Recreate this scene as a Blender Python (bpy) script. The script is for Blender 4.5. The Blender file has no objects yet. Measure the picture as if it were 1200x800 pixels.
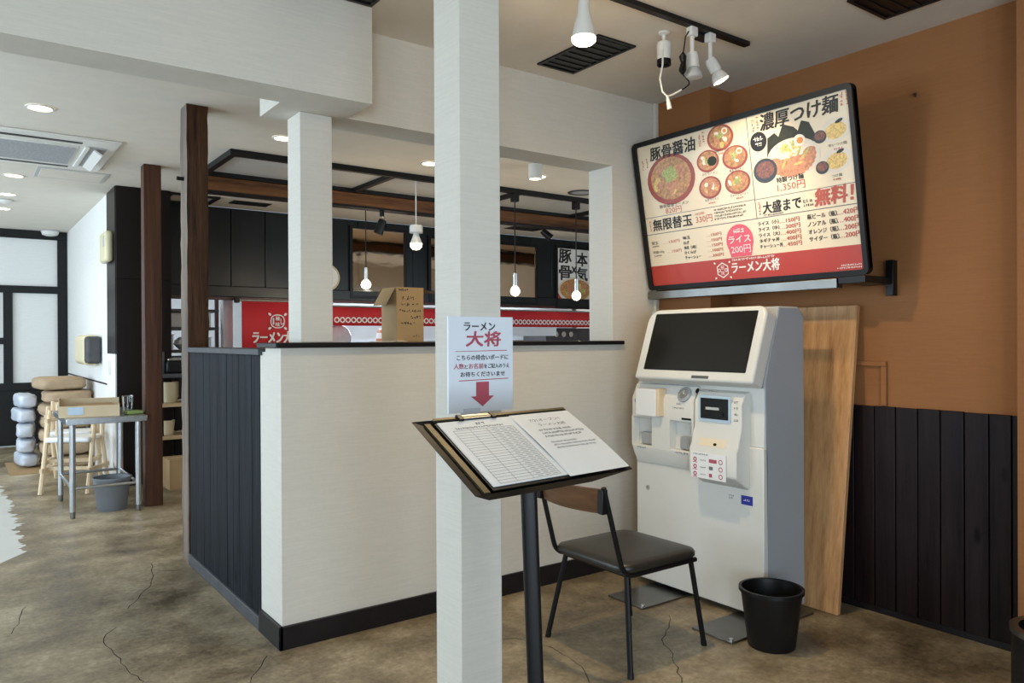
import bpy, bmesh, math, random
from mathutils import Vector, Matrix
S = bpy.context.scene
COL = S.collection
random.seed(7)
R = math.radians
# ------------------------------------------------------------------ camera
cam = bpy.data.cameras.new('camera'); cam.sensor_width = 36.0; cam.sensor_fit = 'HORIZONTAL'
cam.lens = 36.0 * 894.08 / 1200.0; cam.clip_start = 0.02
co = bpy.data.objects.new('camera', cam); COL.objects.link(co); S.camera = co
yaw, pit, rol = R(53.8766), R(-0.159), R(0.2697)
f = Vector((math.cos(yaw)*math.cos(pit), math.sin(yaw)*math.cos(pit), math.sin(pit)))
r = Vector((math.sin(yaw), -math.cos(yaw), 0)); d = f.cross(r)
r2 = math.cos(rol)*r + math.sin(rol)*d; d2 = -math.sin(rol)*r + math.cos(rol)*d
mw = Matrix((r2, -d2, -f)).transposed().to_4x4(); mw.translation = (0, 0, 1.3); co.matrix_world = mw
# ------------------------------------------------------------------ view, world, large lights
S.view_settings.view_transform = 'Standard'; S.view_settings.look = 'None'
S.view_settings.exposure = 0.03; S.view_settings.gamma = 1.0; S.view_settings.use_curve_mapping = False
W = bpy.data.worlds.new('sky'); S.world = W; W.use_nodes = True
bg = W.node_tree.nodes['Background']; bg.inputs[0].default_value = (0.62, 0.78, 1.0, 1); bg.inputs[1].default_value = 0.8
def area(name, loc, rot, sx, sy, power, col):
    l = bpy.data.lights.new(name, 'AREA'); l.shape = 'RECTANGLE'; l.size = sx; l.size_y = sy; l.energy = power; l.color = col
    o = bpy.data.objects.new(name, l); COL.objects.link(o); o.location = loc; o.rotation_euler = rot; return o
DAY = (0.70, 0.86, 1.0)
# daylight outside the three shop-front panes (behind the camera) and the side windows
for i, (wx, pw) in enumerate(((-1.75, 125), (0.15, 68))):
    area('daylight_front', (wx, -2.75, 1.15), (R(90), 0, 0), 1.5, 1.9, pw, DAY)
for wy in (4.0, 6.6, 9.2):
    area('daylight_side', (-2.85, wy, 1.55), (R(90), 0, R(-90)), 2.0, 1.8, 82, DAY)
area('daylight_dining', (5.9, 3.05, 1.5), (R(90), 0, 0), 3.4, 1.4, 42, DAY)
# ------------------------------------------------------------------ materials
MATS = {}
def nt(name):
    m = bpy.data.materials.new(name); m.use_nodes = True
    return m, m.node_tree, m.node_tree.nodes, m.node_tree.links, m.node_tree.nodes['Principled BSDF']
def pos(n, l, scale, space='Position'):
    g = n.new('ShaderNodeNewGeometry'); mp = n.new('ShaderNodeMapping'); mp.inputs['Scale'].default_value = scale
    if space == 'Object':
        g = n.new('ShaderNodeTexCoord')
    l.new(g.outputs[space], mp.inputs[0]); return mp.outputs[0]
def noise(n, l, vec, scale, detail=4, rough=.55):
    t = n.new('ShaderNodeTexNoise'); t.inputs['Scale'].default_value = scale; t.inputs['Detail'].default_value = detail
    t.inputs['Roughness'].default_value = rough; l.new(vec, t.inputs['Vector']); return t.outputs['Fac']
def ramp(n, l, fac, stops):
    rp = n.new('ShaderNodeValToRGB'); e = rp.color_ramp.elements
    while len(e) < len(stops): e.new(0.5)
    for k, (p, c) in enumerate(stops): e[k].position = p; e[k].color = (*c, 1)
    l.new(fac, rp.inputs[0]); return rp.outputs[0]
def bump(n, l, fac, bs, strength, dist=.01):
    b = n.new('ShaderNodeBump'); b.inputs['Strength'].default_value = strength; b.inputs['Distance'].default_value = dist
    l.new(fac, b.inputs['Height']); l.new(b.outputs[0], bs.inputs['Normal'])
def plain(name, col, rough=.5, metal=0, var=.08, scale=6, spec=None, coat=0, bumpy=0, sc3=(1, 1, 1), emit=None, space='Position'):
    m, t, n, l, b = nt(name)
    c0 = tuple(max(0, c*(1-var)) for c in col); c1 = tuple(min(1, c*(1+var)) for c in col)
    fac = noise(n, l, pos(n, l, sc3, space), scale)
    l.new(ramp(n, l, fac, [(.3, c0), (.7, c1)]), b.inputs['Base Color'])
    b.inputs['Roughness'].default_value = rough; b.inputs['Metallic'].default_value = metal
    if spec is not None: b.inputs['Specular IOR Level'].default_value = spec
    b.inputs['Coat Weight'].default_value = coat; b.inputs['Coat Roughness'].default_value = .06
    if bumpy: bump(n, l, fac, b, bumpy)
    if emit:
        b.inputs['Emission Color'].default_value = (*emit[0], 1); b.inputs['Emission Strength'].default_value = emit[1]
    MATS[name] = m; return m
def wood(name, dark, light, axis, scale=9, rough=.5, bstr=.25, stretch=.06, coat=0, spec=.3, knots=False):
    m, t, n, l, b = nt(name)
    s = [1, 1, 1]; s[axis] = stretch
    v = pos(n, l, s)
    f1 = noise(n, l, v, scale, 8, .65); f2 = noise(n, l, v, scale*6, 4, .6)
    mx = n.new('ShaderNodeMath'); mx.operation = 'MULTIPLY_ADD'; mx.inputs[1].default_value = .35
    l.new(f2, mx.inputs[0]); l.new(f1, mx.inputs[2])
    mid = tuple((a+c)/2 for a, c in zip(dark, light))
    colo = ramp(n, l, mx.outputs[0], [(.45, dark), (.62, mid), (.85, light)])
    if knots:      # scattered dark knots
        vo = n.new('ShaderNodeTexVoronoi'); vo.inputs['Scale'].default_value = 6.5; l.new(pos(n, l, (1, 1, .42)), vo.inputs['Vector'])
        kr = ramp(n, l, vo.outputs['Distance'], [(.06, (0, 0, 0)), (.13, (1, 1, 1))]); mu = n.new('ShaderNodeMix'); mu.data_type = 'RGBA'; mu.blend_type = 'MULTIPLY'; mu.inputs['Factor'].default_value = .9
        l.new(colo, mu.inputs[6]); l.new(kr, mu.inputs[7]); colo = mu.outputs[2]
    l.new(colo, b.inputs['Base Color'])
    b.inputs['Roughness'].default_value = rough; b.inputs['Coat Weight'].default_value = coat; b.inputs['Specular IOR Level'].default_value = spec
    bump(n, l, mx.outputs[0], b, bstr, .006); MATS[name] = m; return m
def wallpaper(name, col, var=.055, bs=.08, rough=.75):
    m, t, n, l, b = nt(name)
    f1 = noise(n, l, pos(n, l, (1.6, 1.6, 45)), 5, 5, .6); f2 = noise(n, l, pos(n, l, (1, 1, 1)), 60, 2)
    mx = n.new('ShaderNodeMath'); mx.operation = 'MULTIPLY_ADD'; mx.inputs[1].default_value = .3
    l.new(f2, mx.inputs[0]); l.new(f1, mx.inputs[2])
    c0 = tuple(c*(1-var) for c in col); c1 = tuple(min(1, c*(1+var)) for c in col)
    l.new(ramp(n, l, mx.outputs[0], [(.4, c0), (.9, c1)]), b.inputs['Base Color'])
    b.inputs['Roughness'].default_value = rough; bump(n, l, mx.outputs[0], b, bs, .004); MATS[name] = m; return m
def floor_mat():
    m, t, n, l, b = nt('concrete')
    p = pos(n, l, (1, 1, 1))
    big = noise(n, l, p, .9, 7, .62); mid = noise(n, l, p, 3.2, 8, .68); fine = noise(n, l, p, 40, 4, .7)
    a = n.new('ShaderNodeMath'); a.operation = 'MULTIPLY_ADD'; a.inputs[1].default_value = .95; l.new(mid, a.inputs[0]); l.new(big, a.inputs[2])
    a2 = n.new('ShaderNodeMath'); a2.operation = 'MULTIPLY_ADD'; a2.inputs[1].default_value = .42; l.new(fine, a2.inputs[0]); l.new(a.outputs[0], a2.inputs[2])
    sc = n.new('ShaderNodeMapRange'); sc.inputs[1].default_value = .93; sc.inputs[2].default_value = 1.43; l.new(a2.outputs[0], sc.inputs[0])
    c = ramp(n, l, sc.outputs[0], [(.0, (.066, .047, .027)), (.36, (.190, .148, .090)), (.60, (.285, .228, .146)), (1.0, (.50, .42, .29))])
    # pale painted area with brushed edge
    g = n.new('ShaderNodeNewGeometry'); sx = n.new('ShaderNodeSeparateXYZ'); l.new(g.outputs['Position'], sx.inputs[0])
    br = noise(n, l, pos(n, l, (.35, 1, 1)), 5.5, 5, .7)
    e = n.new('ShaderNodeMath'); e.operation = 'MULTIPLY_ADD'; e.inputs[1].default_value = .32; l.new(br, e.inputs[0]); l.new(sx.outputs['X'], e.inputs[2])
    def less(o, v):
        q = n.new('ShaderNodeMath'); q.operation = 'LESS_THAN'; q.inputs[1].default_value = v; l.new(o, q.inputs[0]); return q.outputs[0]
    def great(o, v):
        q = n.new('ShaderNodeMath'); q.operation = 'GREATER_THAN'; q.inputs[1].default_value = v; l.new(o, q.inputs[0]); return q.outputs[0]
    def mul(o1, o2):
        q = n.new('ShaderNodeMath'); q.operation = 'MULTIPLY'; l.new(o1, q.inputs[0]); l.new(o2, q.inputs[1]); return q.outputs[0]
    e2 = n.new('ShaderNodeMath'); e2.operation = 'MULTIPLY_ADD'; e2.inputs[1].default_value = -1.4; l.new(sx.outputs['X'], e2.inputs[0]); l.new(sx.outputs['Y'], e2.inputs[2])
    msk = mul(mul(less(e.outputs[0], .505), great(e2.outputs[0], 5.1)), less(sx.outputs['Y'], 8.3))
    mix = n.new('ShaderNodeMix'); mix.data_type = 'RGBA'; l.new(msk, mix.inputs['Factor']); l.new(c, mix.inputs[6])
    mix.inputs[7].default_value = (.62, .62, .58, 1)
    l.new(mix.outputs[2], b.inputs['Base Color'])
    rr = n.new('ShaderNodeMapRange'); rr.inputs[1].default_value = .3; rr.inputs[2].default_value = .7; rr.inputs[3].default_value = .3; rr.inputs[4].default_value = .55
    l.new(mid, rr.inputs[0]); l.new(rr.outputs[0], b.inputs['Roughness'])
    bump(n, l, a2.outputs[0], b, .12, .01); MATS['concrete'] = m
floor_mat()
wallpaper('wallpaper', (.645, .61, .54)); wallpaper('ceiling_paper', (.74, .685, .60), .04, .06)
wallpaper('orange_cloth', (.30, .122, .039), .08, .12); wallpaper('far_paper', (.78, .77, .74), .06, .05)
wood('wainscot', (.004, .0022, .0026), (.020, .012, .013), 2, 14, .42, .3, spec=.15, knots=True)
wood('charcoal', (.0012, .0014, .002), (.016, .021, .028), 2, 26, .5, .6, .05, spec=.07, knots=True)
wood('kitchen_board', (.0025, .004, .0055), (.008, .012, .015), 2, 5, .3, .15, spec=.4)
wood('old_post', (.004, .0016, .0009), (.085, .034, .012), 2, 34, .6, 1.0, .06, spec=.2)
wood('stain_post', (.006, .002, .0012), (.085, .030, .012), 2, 32, .42, .3, .03)
wood('beam_wood', (.012, .004, .0018), (.19, .078, .026), 0, 16, .45, .4, .06)
wood('plank', (.36, .17, .070), (.68, .39, .18), 2, 22, .35, .06, .03, .2)
wood('chair_back', (.03, .014, .008), (.16, .075, .03), 1, 9, .4, .1, .12)
wood('pale_wood', (.60, .44, .26), (.78, .62, .42), 2, 12, .5, .1, .08)
wood('shelf_wood', (.30, .21, .11), (.5, .38, .22), 0, 9, .5, .1)
wood('panel_brown', (.003, .002, .002), (.011, .006, .005), 2, 5, .38, .1, spec=.2)
plain('weathered', (.15, .115, .09), .8, var=.55, scale=10, bumpy=.8, sc3=(1, 1, .12))
plain('black_paint', (.006, .0055, .0055), .5, spec=.3); plain('black_metal', (.006, .006, .007), .38, spec=.3)
plain('black_base', (.009, .007, .009), .42, var=.3, scale=20, spec=.35)
plain('black_plastic', (.006, .006, .0065), .4, spec=.3); plain('vinyl', (.022, .021, .018), .38, bumpy=.05, scale=90)
plain('white_plastic', (.75, .73, .68), .35, var=.02); plain('machine_white', (.70, .69, .645), .33, var=.02)
plain('machine_side', (.36, .385, .41), .45, var=.04, scale=2); plain('machine_grey', (.33, .35, .37), .4)
plain('screen_glass', (.012, .011, .009), .12, var=.02); plain('cream', (.72, .62, .42), .4, var=.03)
plain('steel', (.50, .52, .54), .28, 1, var=.08, scale=30); plain('steel_dark', (.22, .22, .21), .35, 1, var=.15)
plain('brass_dark', (.10, .082, .045), .42, .5); plain('chrome', (.7, .7, .7), .15, 1); plain('cap_grey', (.055, .055, .058), .6, var=.2, scale=12)
plain('paper', (.82, .82, .81), .5, var=.015); plain('paper_blue', (.74, .79, .86), .4, var=.015)
plain('ink', (.012, .012, .014), .5); plain('ink_grey', (.16, .16, .17), .6); plain('ink_red', (.42, .035, .05), .5, var=.03)
plain('rose', (.44, .085, .12), .5, var=.03); plain('ink_white', (.85, .83, .80), .5, var=.01)
plain('menu_cream', (.80, .68, .50), .3, var=.015, coat=.15); plain('menu_red', (.46, .040, .025), .3, var=.03, coat=.15)
plain('menu_price', (.50, .08, .045), .4, var=.03); plain('menu_pink', (.75, .10, .16), .4, var=.05)
plain('noren_red', (.58, .022, .03), .7, var=.08, scale=4); plain('noren_white', (.85, .80, .80), .7, var=.02)
plain('cardboard', (.36, .235, .11), .75, var=.06, scale=10); plain('cardboard_pale', (.62, .50, .33), .75, var=.05)
plain('sack_paper', (.42, .30, .19), .75, var=.12, scale=9, bumpy=.5); plain('plastic_bag', (.56, .60, .67), .35, var=.1, scale=12, bumpy=.5)
plain('grey_bucket', (.15, .16, .175), .45, var=.05); plain('beige_plastic', (.70, .62, .40), .4, var=.03)
plain('grille', (.40, .41, .42), .5, var=.2, scale=70); plain('light_grey', (.50, .50, .49), .5, var=.03)
plain('red_brown', (.06, .012, .012), .4); plain('kitchen_white', (.62, .66, .68), .35, var=.03)
plain('green', (.20, .28, .09), .5); plain('blue_tag', (.02, .03, .32), .4)
plain('crack', (.035, .028, .02), .9)
plain('bowl_red', (.33, .05, .03), .35, var=.15); plain('bowl_white', (.72, .64, .54), .3, var=.03); plain('bowl_black', (.02, .017, .015), .3)
plain('broth', (.48, .24, .09), .35, var=.5, scale=60); plain('noodle', (.72, .50, .17), .4, var=.35, scale=110)
plain('pork', (.55, .24, .13), .4, var=.35, scale=70); plain('leek', (.40, .44, .14), .4, var=.4, scale=120); plain('nori', (.018, .022, .012), .5, var=.3, scale=50)
plain('egg_white', (.85, .76, .64), .3, var=.02); plain('egg_yolk', (.75, .25, .03), .3)
plain('dipping', (.20, .06, .025), .3, var=.6, scale=90); plain('sticker_blue', (.45, .58, .70), .4)
def mirror():
    m, t, n, l, b = nt('bronze_mirror'); b.inputs['Metallic'].default_value = 1
    l.new(ramp(n, l, noise(n, l, pos(n, l, (1, 1, 1)), 2), [(.3, (.62, .46, .33)), (.7, (.68, .51, .37))]), b.inputs['Base Color'])
    b.inputs['Roughness'].default_value = .06; bump(n, l, noise(n, l, pos(n, l, (1, 1, 2.5)), 2.5, 2), b, .06, .02); MATS['bronze_mirror'] = m
mirror()
def glassy(name, col, rough=.05):
    m, t, n, l, b = nt(name); b.inputs['Transmission Weight'].default_value = 1; b.inputs['IOR'].default_value = 1.45
    l.new(ramp(n, l, noise(n, l, pos(n, l, (1, 1, 1)), 3), [(.3, col), (.7, col)]), b.inputs['Base Color']); b.inputs['Roughness'].default_value = rough; MATS[name] = m
glassy('glass', (.95, .97, .97))
def emit(name, col, s):
    plain(name, (.8, .8, .8), .4, emit=(col, s))
emit('kitchen_glow', (.85, .94, 1.0), 6); emit('warm_glow', (1.0, .78, .45), 14); emit('warm_soft', (1.0, .80, .52), 7); emit('bulb_dim', (1.0, .85, .6), 4); emit('downlight_glow', (1.0, .82, .55), 10)
# ------------------------------------------------------------------ mesh builder
class MB:
    def __init__(s): s.v = []; s.f = []; s.mi = []; s.cur = 0; s.seps = []
    def sep(s): s.seps.append((len(s.v), len(s.f)))
    def add(s, vs, fs, M=None):
        k = len(s.v)
        for q in vs: s.v.append(tuple(M @ Vector(q)) if M else tuple(q))
        for g in fs: s.f.append(tuple(i+k for i in g)); s.mi.append(s.cur)
        return s
    def box(s, x0, x1, y0, y1, z0, z1, M=None):
        vs = [(x, y, z) for z in (z0, z1) for y in (y0, y1) for x in (x0, x1)]
        return s.add(vs, [(0, 2, 3, 1), (4, 5, 7, 6), (0, 1, 5, 4), (2, 6, 7, 3), (0, 4, 6, 2), (1, 3, 7, 5)], M)
    def prism(s, pts, z0, z1, M=None, taper=1.0):
        n = len(pts); vs = [(x, y, z0) for x, y in pts] + [(x*taper, y*taper, z1) for x, y in pts]
        fs = [tuple(range(n-1, -1, -1)), tuple(range(n, 2*n))] + [(i, (i+1) % n, n+(i+1) % n, n+i) for i in range(n)]
        return s.add(vs, fs, M)
    def flat(s, pts, M=None, z=0):
        return s.add([(x, y, z) for x, y in pts], [tuple(range(len(pts)))], M)
    def disc(s, cx, cy, rx, ry, z=0, M=None, n=24, a=0):
        p = []
        for i in range(n):
            t = 2*math.pi*i/n; x, y = rx*math.cos(t), ry*math.sin(t)
            p.append((cx+x*math.cos(a)-y*math.sin(a), cy+x*math.sin(a)+y*math.cos(a)))
        return s.flat(p, M, z)
    def ring(s, cx, cy, r0, r1, z=0, M=None, n=20):
        vs = []; fs = []
        for i in range(n):
            t = 2*math.pi*i/n
            vs += [(cx+r0*math.cos(t), cy+r0*math.sin(t), z), (cx+r1*math.cos(t), cy+r1*math.sin(t), z)]
        for i in range(n):
            j = (i+1) % n; fs.append((2*i, 2*i+1, 2*j+1, 2*j))
        return s.add(vs, fs, M)
    def cyl(s, p0, p1, r0, r1=None, n=16):
        r1 = r0 if r1 is None else r1
        p0 = Vector(p0); p1 = Vector(p1); ax = (p1-p0).normalized()
        u = ax.orthogonal().normalized(); w = ax.cross(u)
        vs = [tuple(p+rr*(math.cos(2*math.pi*i/n)*u+math.sin(2*math.pi*i/n)*w)) for p, rr in ((p0, r0), (p1, r1)) for i in range(n)]
        return s.add(vs, [tuple(range(n-1, -1, -1)), tuple(range(n, 2*n))] + [(i, (i+1) % n, n+(i+1) % n, n+i) for i in range(n)])
    def lathe(s, prof, n=24, M=None, sx=1, sy=1):
        vs = []; fs = []; k = len(prof)
        for i in range(n):
            t = 2*math.pi*i/n
            for rr, z in prof: vs.append((rr*math.cos(t)*sx, rr*math.sin(t)*sy, z))
        for i in range(n):
            j = (i+1) % n
            for q in range(k-1): fs.append((i*k+q, j*k+q, j*k+q+1, i*k+q+1))
        return s.add(vs, fs, M)
    def tube(s, pts, rad, n=10, flat=1.0):
        pts = [Vector(p) for p in pts]; vs = []; u = None
        for i, p in enumerate(pts):
            t = ((pts[i+1]-p) if i == 0 else (p-pts[i-1]) if i == len(pts)-1 else (pts[i+1]-p).normalized()+(p-pts[i-1]).normalized()).normalized()
            u = t.orthogonal().normalized() if u is None else (u-t*u.dot(t)).normalized()
            w = t.cross(u); rr = rad[i] if isinstance(rad, (list, tuple)) else rad
            vs += [tuple(p+rr*(math.cos(2*math.pi*k/n)*u+flat*math.sin(2*math.pi*k/n)*w)) for k in range(n)]
        m = len(pts)
        fs = [tuple(range(n-1, -1, -1)), tuple(range((m-1)*n, m*n))]
        for i in range(m-1):
            for k in range(n): fs.append((i*n+k, i*n+(k+1) % n, (i+1)*n+(k+1) % n, (i+1)*n+k))
        return s.add(vs, fs)
    def mesh(s, name, mats, smooth=35):
        me = bpy.data.meshes.new(name); me.from_pydata(s.v, [], s.f); me.update()
        for q in (mats if isinstance(mats, (list, tuple)) else [mats]): me.materials.append(MATS[q])
        me.polygons.foreach_set('material_index', s.mi)
        if smooth:
            me.polygons.foreach_set('use_smooth', [True]*len(me.polygons)); me.set_sharp_from_angle(angle=R(smooth))
        return me
    def build(s, name, mats, parent=None, bevel=0, smooth=35, seg=2, world=True):
        if len(s.seps) > 1 and world:          # lettering: every line of print is a part of its own
            cuts = [(0, 0)]+[c for c in s.seps if c[0] > 0]+[(len(s.v), len(s.f))]
            for (v0, f0), (v1, f1) in zip(cuts, cuts[1:]):
                m = MB(); m.v = s.v[v0:v1]; m.f = [tuple(i-v0 for i in g) for g in s.f[f0:f1]]; m.mi = s.mi[f0:f1]
                if m.f: o = m.build(name, mats, parent, smooth=0)
            return o
        """vertices are given in world space unless world=False (then local to the parent)"""
        if parent is not None and world:
            off = parent.matrix_basis.translation.copy()
            if parent.parent: off += parent.parent.matrix_basis.translation
            s.v = [(a-off.x, b-off.y, c-off.z) for a, b, c in s.v]
        o = bpy.data.objects.new(name, s.mesh(name, mats, smooth)); COL.objects.link(o); o.parent = parent
        if bevel:
            b = o.modifiers.new('bevel', 'BEVEL'); b.width = bevel; b.segments = seg; b.limit_method = 'ANGLE'; b.angle_limit = R(40); b.harden_normals = False
        return o
def tag(o, label, cat, group=None):
    o['label'] = label; o['category'] = cat
    if group: o['group'] = group
    return o
def thing(name, label, cat, loc=(0, 0, 0), rz=0, group=None):
    o = bpy.data.objects.new(name, None); o.empty_display_size = .1; COL.objects.link(o); o.location = loc; o.rotation_euler = (0, 0, rz)
    return tag(o, label, cat, group)
def struct(o, label=None):
    o['kind'] = 'structure'
    if label: o['label'] = label
    return o
def BX(*a): return MB().box(*a)
def copy_tree(o, parent=None):
    c = o.copy(); COL.objects.link(c); c.parent = parent
    for ch in [q for q in bpy.data.objects if q.parent == o]: copy_tree(ch, c)
    return c
# ------------------------------------------------------------------ lettering
_fc = bpy.data.curves.new('lettering', 'FONT'); _fo = bpy.data.objects.new('lettering', _fc)
_cache = {}
def glyphs(s, bold):
    key = (s, bold)
    if key not in _cache:
        COL.objects.link(_fo); _fc.body = s; _fc.resolution_u = 2; _fc.offset = 0
        dg = bpy.context.evaluated_depsgraph_get(); dg.update()
        me = bpy.data.meshes.new_from_object(_fo.evaluated_get(dg))
        vs = [tuple(v.co) for v in me.vertices]; fs = [tuple(p.vertices) for p in me.polygons]
        bpy.data.meshes.remove(me); COL.objects.unlink(_fo)
        _cache[key] = (vs, fs)
    return _cache[key]
def text(mb, s, x, y, h, w=None, M=None, bold=.02, anchor='l', slant=0, z=0, rot=0):
    """writes s into mb; (x,y) is left/centre/right of the baseline box; h is glyph box height, w forces the width"""
    vs, fs = glyphs(s, 0); mb.sep()
    if not vs: return
    x0 = min(v[0] for v in vs); x1 = max(v[0] for v in vs); y0 = min(v[1] for v in vs); y1 = max(v[1] for v in vs)
    sy = h/(y1-y0); sx = sy if w is None else w/(x1-x0); ww = (x1-x0)*sx
    ox = {'l': 0, 'c': -ww/2, 'r': -ww}[anchor]; c, sn = math.cos(rot), math.sin(rot)
    e = bold*.8*h
    for kk, (ex_, ey_) in enumerate(((0, 0),) if bold < .025 else ((-e, -e*.6), (e, -e*.6), (-e, e*.6), (e, e*.6), (0, 0))):
        out = []
        for a, b, _ in vs:
            px, py = ox+(a-x0)*sx+ex_, (b-y0)*sy+ey_; px += py*slant
            out.append((x+px*c-py*sn, y+px*sn+py*c, z+kk*.00012))
        mb.add(out, fs, M)
def marks(mb, x, y, h, w, M, z=0, anchor='l', vertical=False):
    """print too small to read in the photograph: rows of little strokes, one cluster per character"""
    mb.sep(); rn = random.Random(int(x*7919+y*104729+w*1299)); n = max(2, round(w/h)); cw = w/n; t = h*.085
    if anchor == 'c': x -= w/2
    for i in range(n):
        ox, oy = (x+i*cw, y) if not vertical else (x-h/2, y-(i+1)*cw)
        for k in range(3):
            zz = z+k*.00002; p = rn.uniform(.1, .9)
            if rn.random() < .5: mb.flat([(ox+.1*cw, oy+p*h-t), (ox+.88*cw, oy+p*h-t), (ox+.88*cw, oy+p*h+t), (ox+.1*cw, oy+p*h+t)], M, zz)
            else: mb.flat([(ox+p*cw-t, oy+.05*h), (ox+p*cw+t, oy+.05*h), (ox+p*cw+t, oy+.95*h), (ox+p*cw-t, oy+.95*h)], M, zz)
def vtext(mb, s, x, ytop, size, M=None, bold=.02, z=0):
    for i, ch in enumerate(s): text(mb, ch, x, ytop-size*(i+1)*1.08, size, size*.95, M, bold, 'c', z=z)
def plane_M(o, u, v):
    u = Vector(u).normalized(); v = Vector(v).normalized(); n = u.cross(v)
    m = Matrix((u, v, n)).transposed().to_4x4(); m.translation = o; return m
# ================================================================== SETTING
CE = 2.69
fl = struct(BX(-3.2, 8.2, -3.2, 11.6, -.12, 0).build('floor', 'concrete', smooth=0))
def crack(pts, w=.004):
    mb = MB(); P = []
    for i in range(len(pts)-1):
        a, b = Vector(pts[i]), Vector(pts[i+1]); k = max(2, int((b-a).length/.04))
        for q in range(k): P.append(a.lerp(b, q/k)+Vector((random.uniform(-.008, .008), random.uniform(-.008, .008))))
    P.append(Vector(pts[-1])); vs = []
    for i, p in enumerate(P):
        t = (P[min(i+1, len(P)-1)]-P[max(i-1, 0)]).normalized(); nn = Vector((-t.y, t.x))*w*random.uniform(.25, .6)
        vs += [(p.x+nn.x, p.y+nn.y, .0006), (p.x-nn.x, p.y-nn.y, .0006)]
    mb.add(vs, [(2*i, 2*i+1, 2*i+3, 2*i+2) for i in range(len(P)-1)])
    return mb.build('crack', 'crack', fl)
CRACKS = [[(0.92, 4.848), (0.883, 4.58), (0.815, 4.389), (0.761, 4.272), (0.669, 4.095)], [(0.584, 3.865), (0.531, 3.788), (0.509, 3.694), (0.529, 3.503), (0.544, 3.342), (0.57, 3.209), (0.568, 3.175)], [(1.034, 3.139), (0.951, 3.012), (0.899, 2.928)], [(0.27, 4.434), (0.234, 4.215), (0.195, 4.056)], [(1.919, 2.707), (1.984, 2.637)], [(2.013, 2.539), (2.025, 2.455), (2.019, 2.375), (1.995, 2.272), (1.93, 2.158)], [(2.699, 2.458), (2.592, 2.361), (2.46, 2.281), (2.378, 2.149), (2.294, 2.049), (2.21, 1.95)], [(0.887, 4.708), (1.021, 4.602)]]
for c in CRACKS: crack(c)
struct(BX(-3.2, 8.2, -3.2, 8.2, CE, CE+.1).build('ceiling', 'ceiling_paper', smooth=0))
struct(BX(-3.2, 1.165, 8.2, 11.6, CE, CE+.1).build('ceiling', 'ceiling_paper', smooth=0))
struct(BX(1.36, 8.0, 8.3, 11.6, 2.55, 2.65).build('ceiling', 'ceiling_paper', smooth=0))
# orange wall on the right
struct(BX(3.547, 3.75, -3.2, 3.36, 0, CE).build('wall_right', 'orange_cloth', smooth=0))
struct(BX(3.37, 3.547, 2.757, 3.163, 0, CE).build('wall_right_corner_pillar', 'orange_cloth', smooth=0))
struct(BX(3.40, 3.547, -.6, 1.262, 0, CE).build('wall_right_near_pillar', 'orange_cloth', smooth=0))
struct(BX(3.34, 3.372, 3.135, 3.163, 0, CE).build('trim_1', 'wallpaper', bevel=.006), 'off white corner bead')
# wainscot of single boards
wn = struct(BX(3.537, 3.547, 1.28, 2.757, 0, .972).build('trim_2', 'black_base'), 'dark plank wainscot below orange wall')
js = [2.757, 2.62, 2.52, 2.42, 2.32, 2.215, 2.113, 2.012, 1.912, 1.811, 1.71, 1.612, 1.513, 1.415, 1.328, 1.285]
for a, b in zip(js, js[1:]):
    t = random.uniform(0, .003)
    BX(3.522-t, 3.538, b+.0022, a-.0022, .006, .978-random.uniform(0, .004)).build('plank', 'wainscot', wn, bevel=.003)
BX(3.516, 3.537, 1.285, 2.757, .0, .028).build('skirting', 'black_base', wn)
fr = struct(BX(3.529, 3.547, 1.86, 2.35, 1.165, 1.187).build('trim_3', 'orange_cloth', bevel=.002), 'small orange frame on orange wall')
BX(3.531, 3.547, 1.86, 1.886, .98, 1.164).build('frame_side', 'orange_cloth', fr, bevel=.002)
# partition with serving openings: half wall, header, jamb, beam
struct(BX(1.105, 3.547, 3.163, 3.36, 0, 1.268).build('wall_partition', 'wallpaper', smooth=0), 'off white papered half wall')
struct(BX(3.018, 3.547, 3.163, 3.36, 1.268, CE).build('wall_partition_jamb', 'wallpaper', smooth=0))
struct(BX(1.087, 3.018, 3.163, 3.36, 2.283, CE).build('wall_partition_header', 'wallpaper', smooth=0))
struct(BX(-3.0, 1.412, 2.915, 3.107, 2.283, CE).build('wall_beam', 'wallpaper', smooth=0), 'papered ceiling beam')
struct(BX(1.087, 1.412, 3.107, 3.163, 2.283, CE).build('wall_beam_return', 'wallpaper', smooth=0))
bb = struct(BX(1.090, 1.86, 3.148, 3.163, 0, .098).build('baseboard_front', 'black_base', bevel=.002))
BX(1.863, 3.37, 3.150, 3.163, 0, .102).build('baseboard_board', 'black_base', bb, bevel=.002)
BX(1.090, 1.105, 3.148, 3.425, 0, .098).build('baseboard_board', 'black_base', bb, bevel=.002)
struct(BX(1.105, 1.24, 3.36, 3.43, 0, 1.25).build('wall_partition_end', 'wallpaper', smooth=0))
# boarded side of the half wall
sd = struct(BX(1.118, 1.24, 3.43, 4.72, 0, 1.235).build('wall_side', 'black_base', smooth=0), 'charcoal board half wall')
js = [4.70, 4.562, 4.396, 4.263, 4.129, 3.953, 3.85, 3.746, 3.65, 3.549, 3.43]
for a, b in zip(js, js[1:]):
    t = random.uniform(0, .003)
    BX(1.104-t, 1.119, b+.0015, a-.0015, .05, 1.234).build('board', 'charcoal', sd, bevel=.002)
BX(1.085, 1.26, 3.40, 4.70, 1.235, 1.262).build('cap', 'cap_grey', sd, bevel=.002)
BX(1.090, 1.118, 3.43, 4.70, 0, .062).build('kerb', 'cap_grey', sd, bevel=.004)
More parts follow.
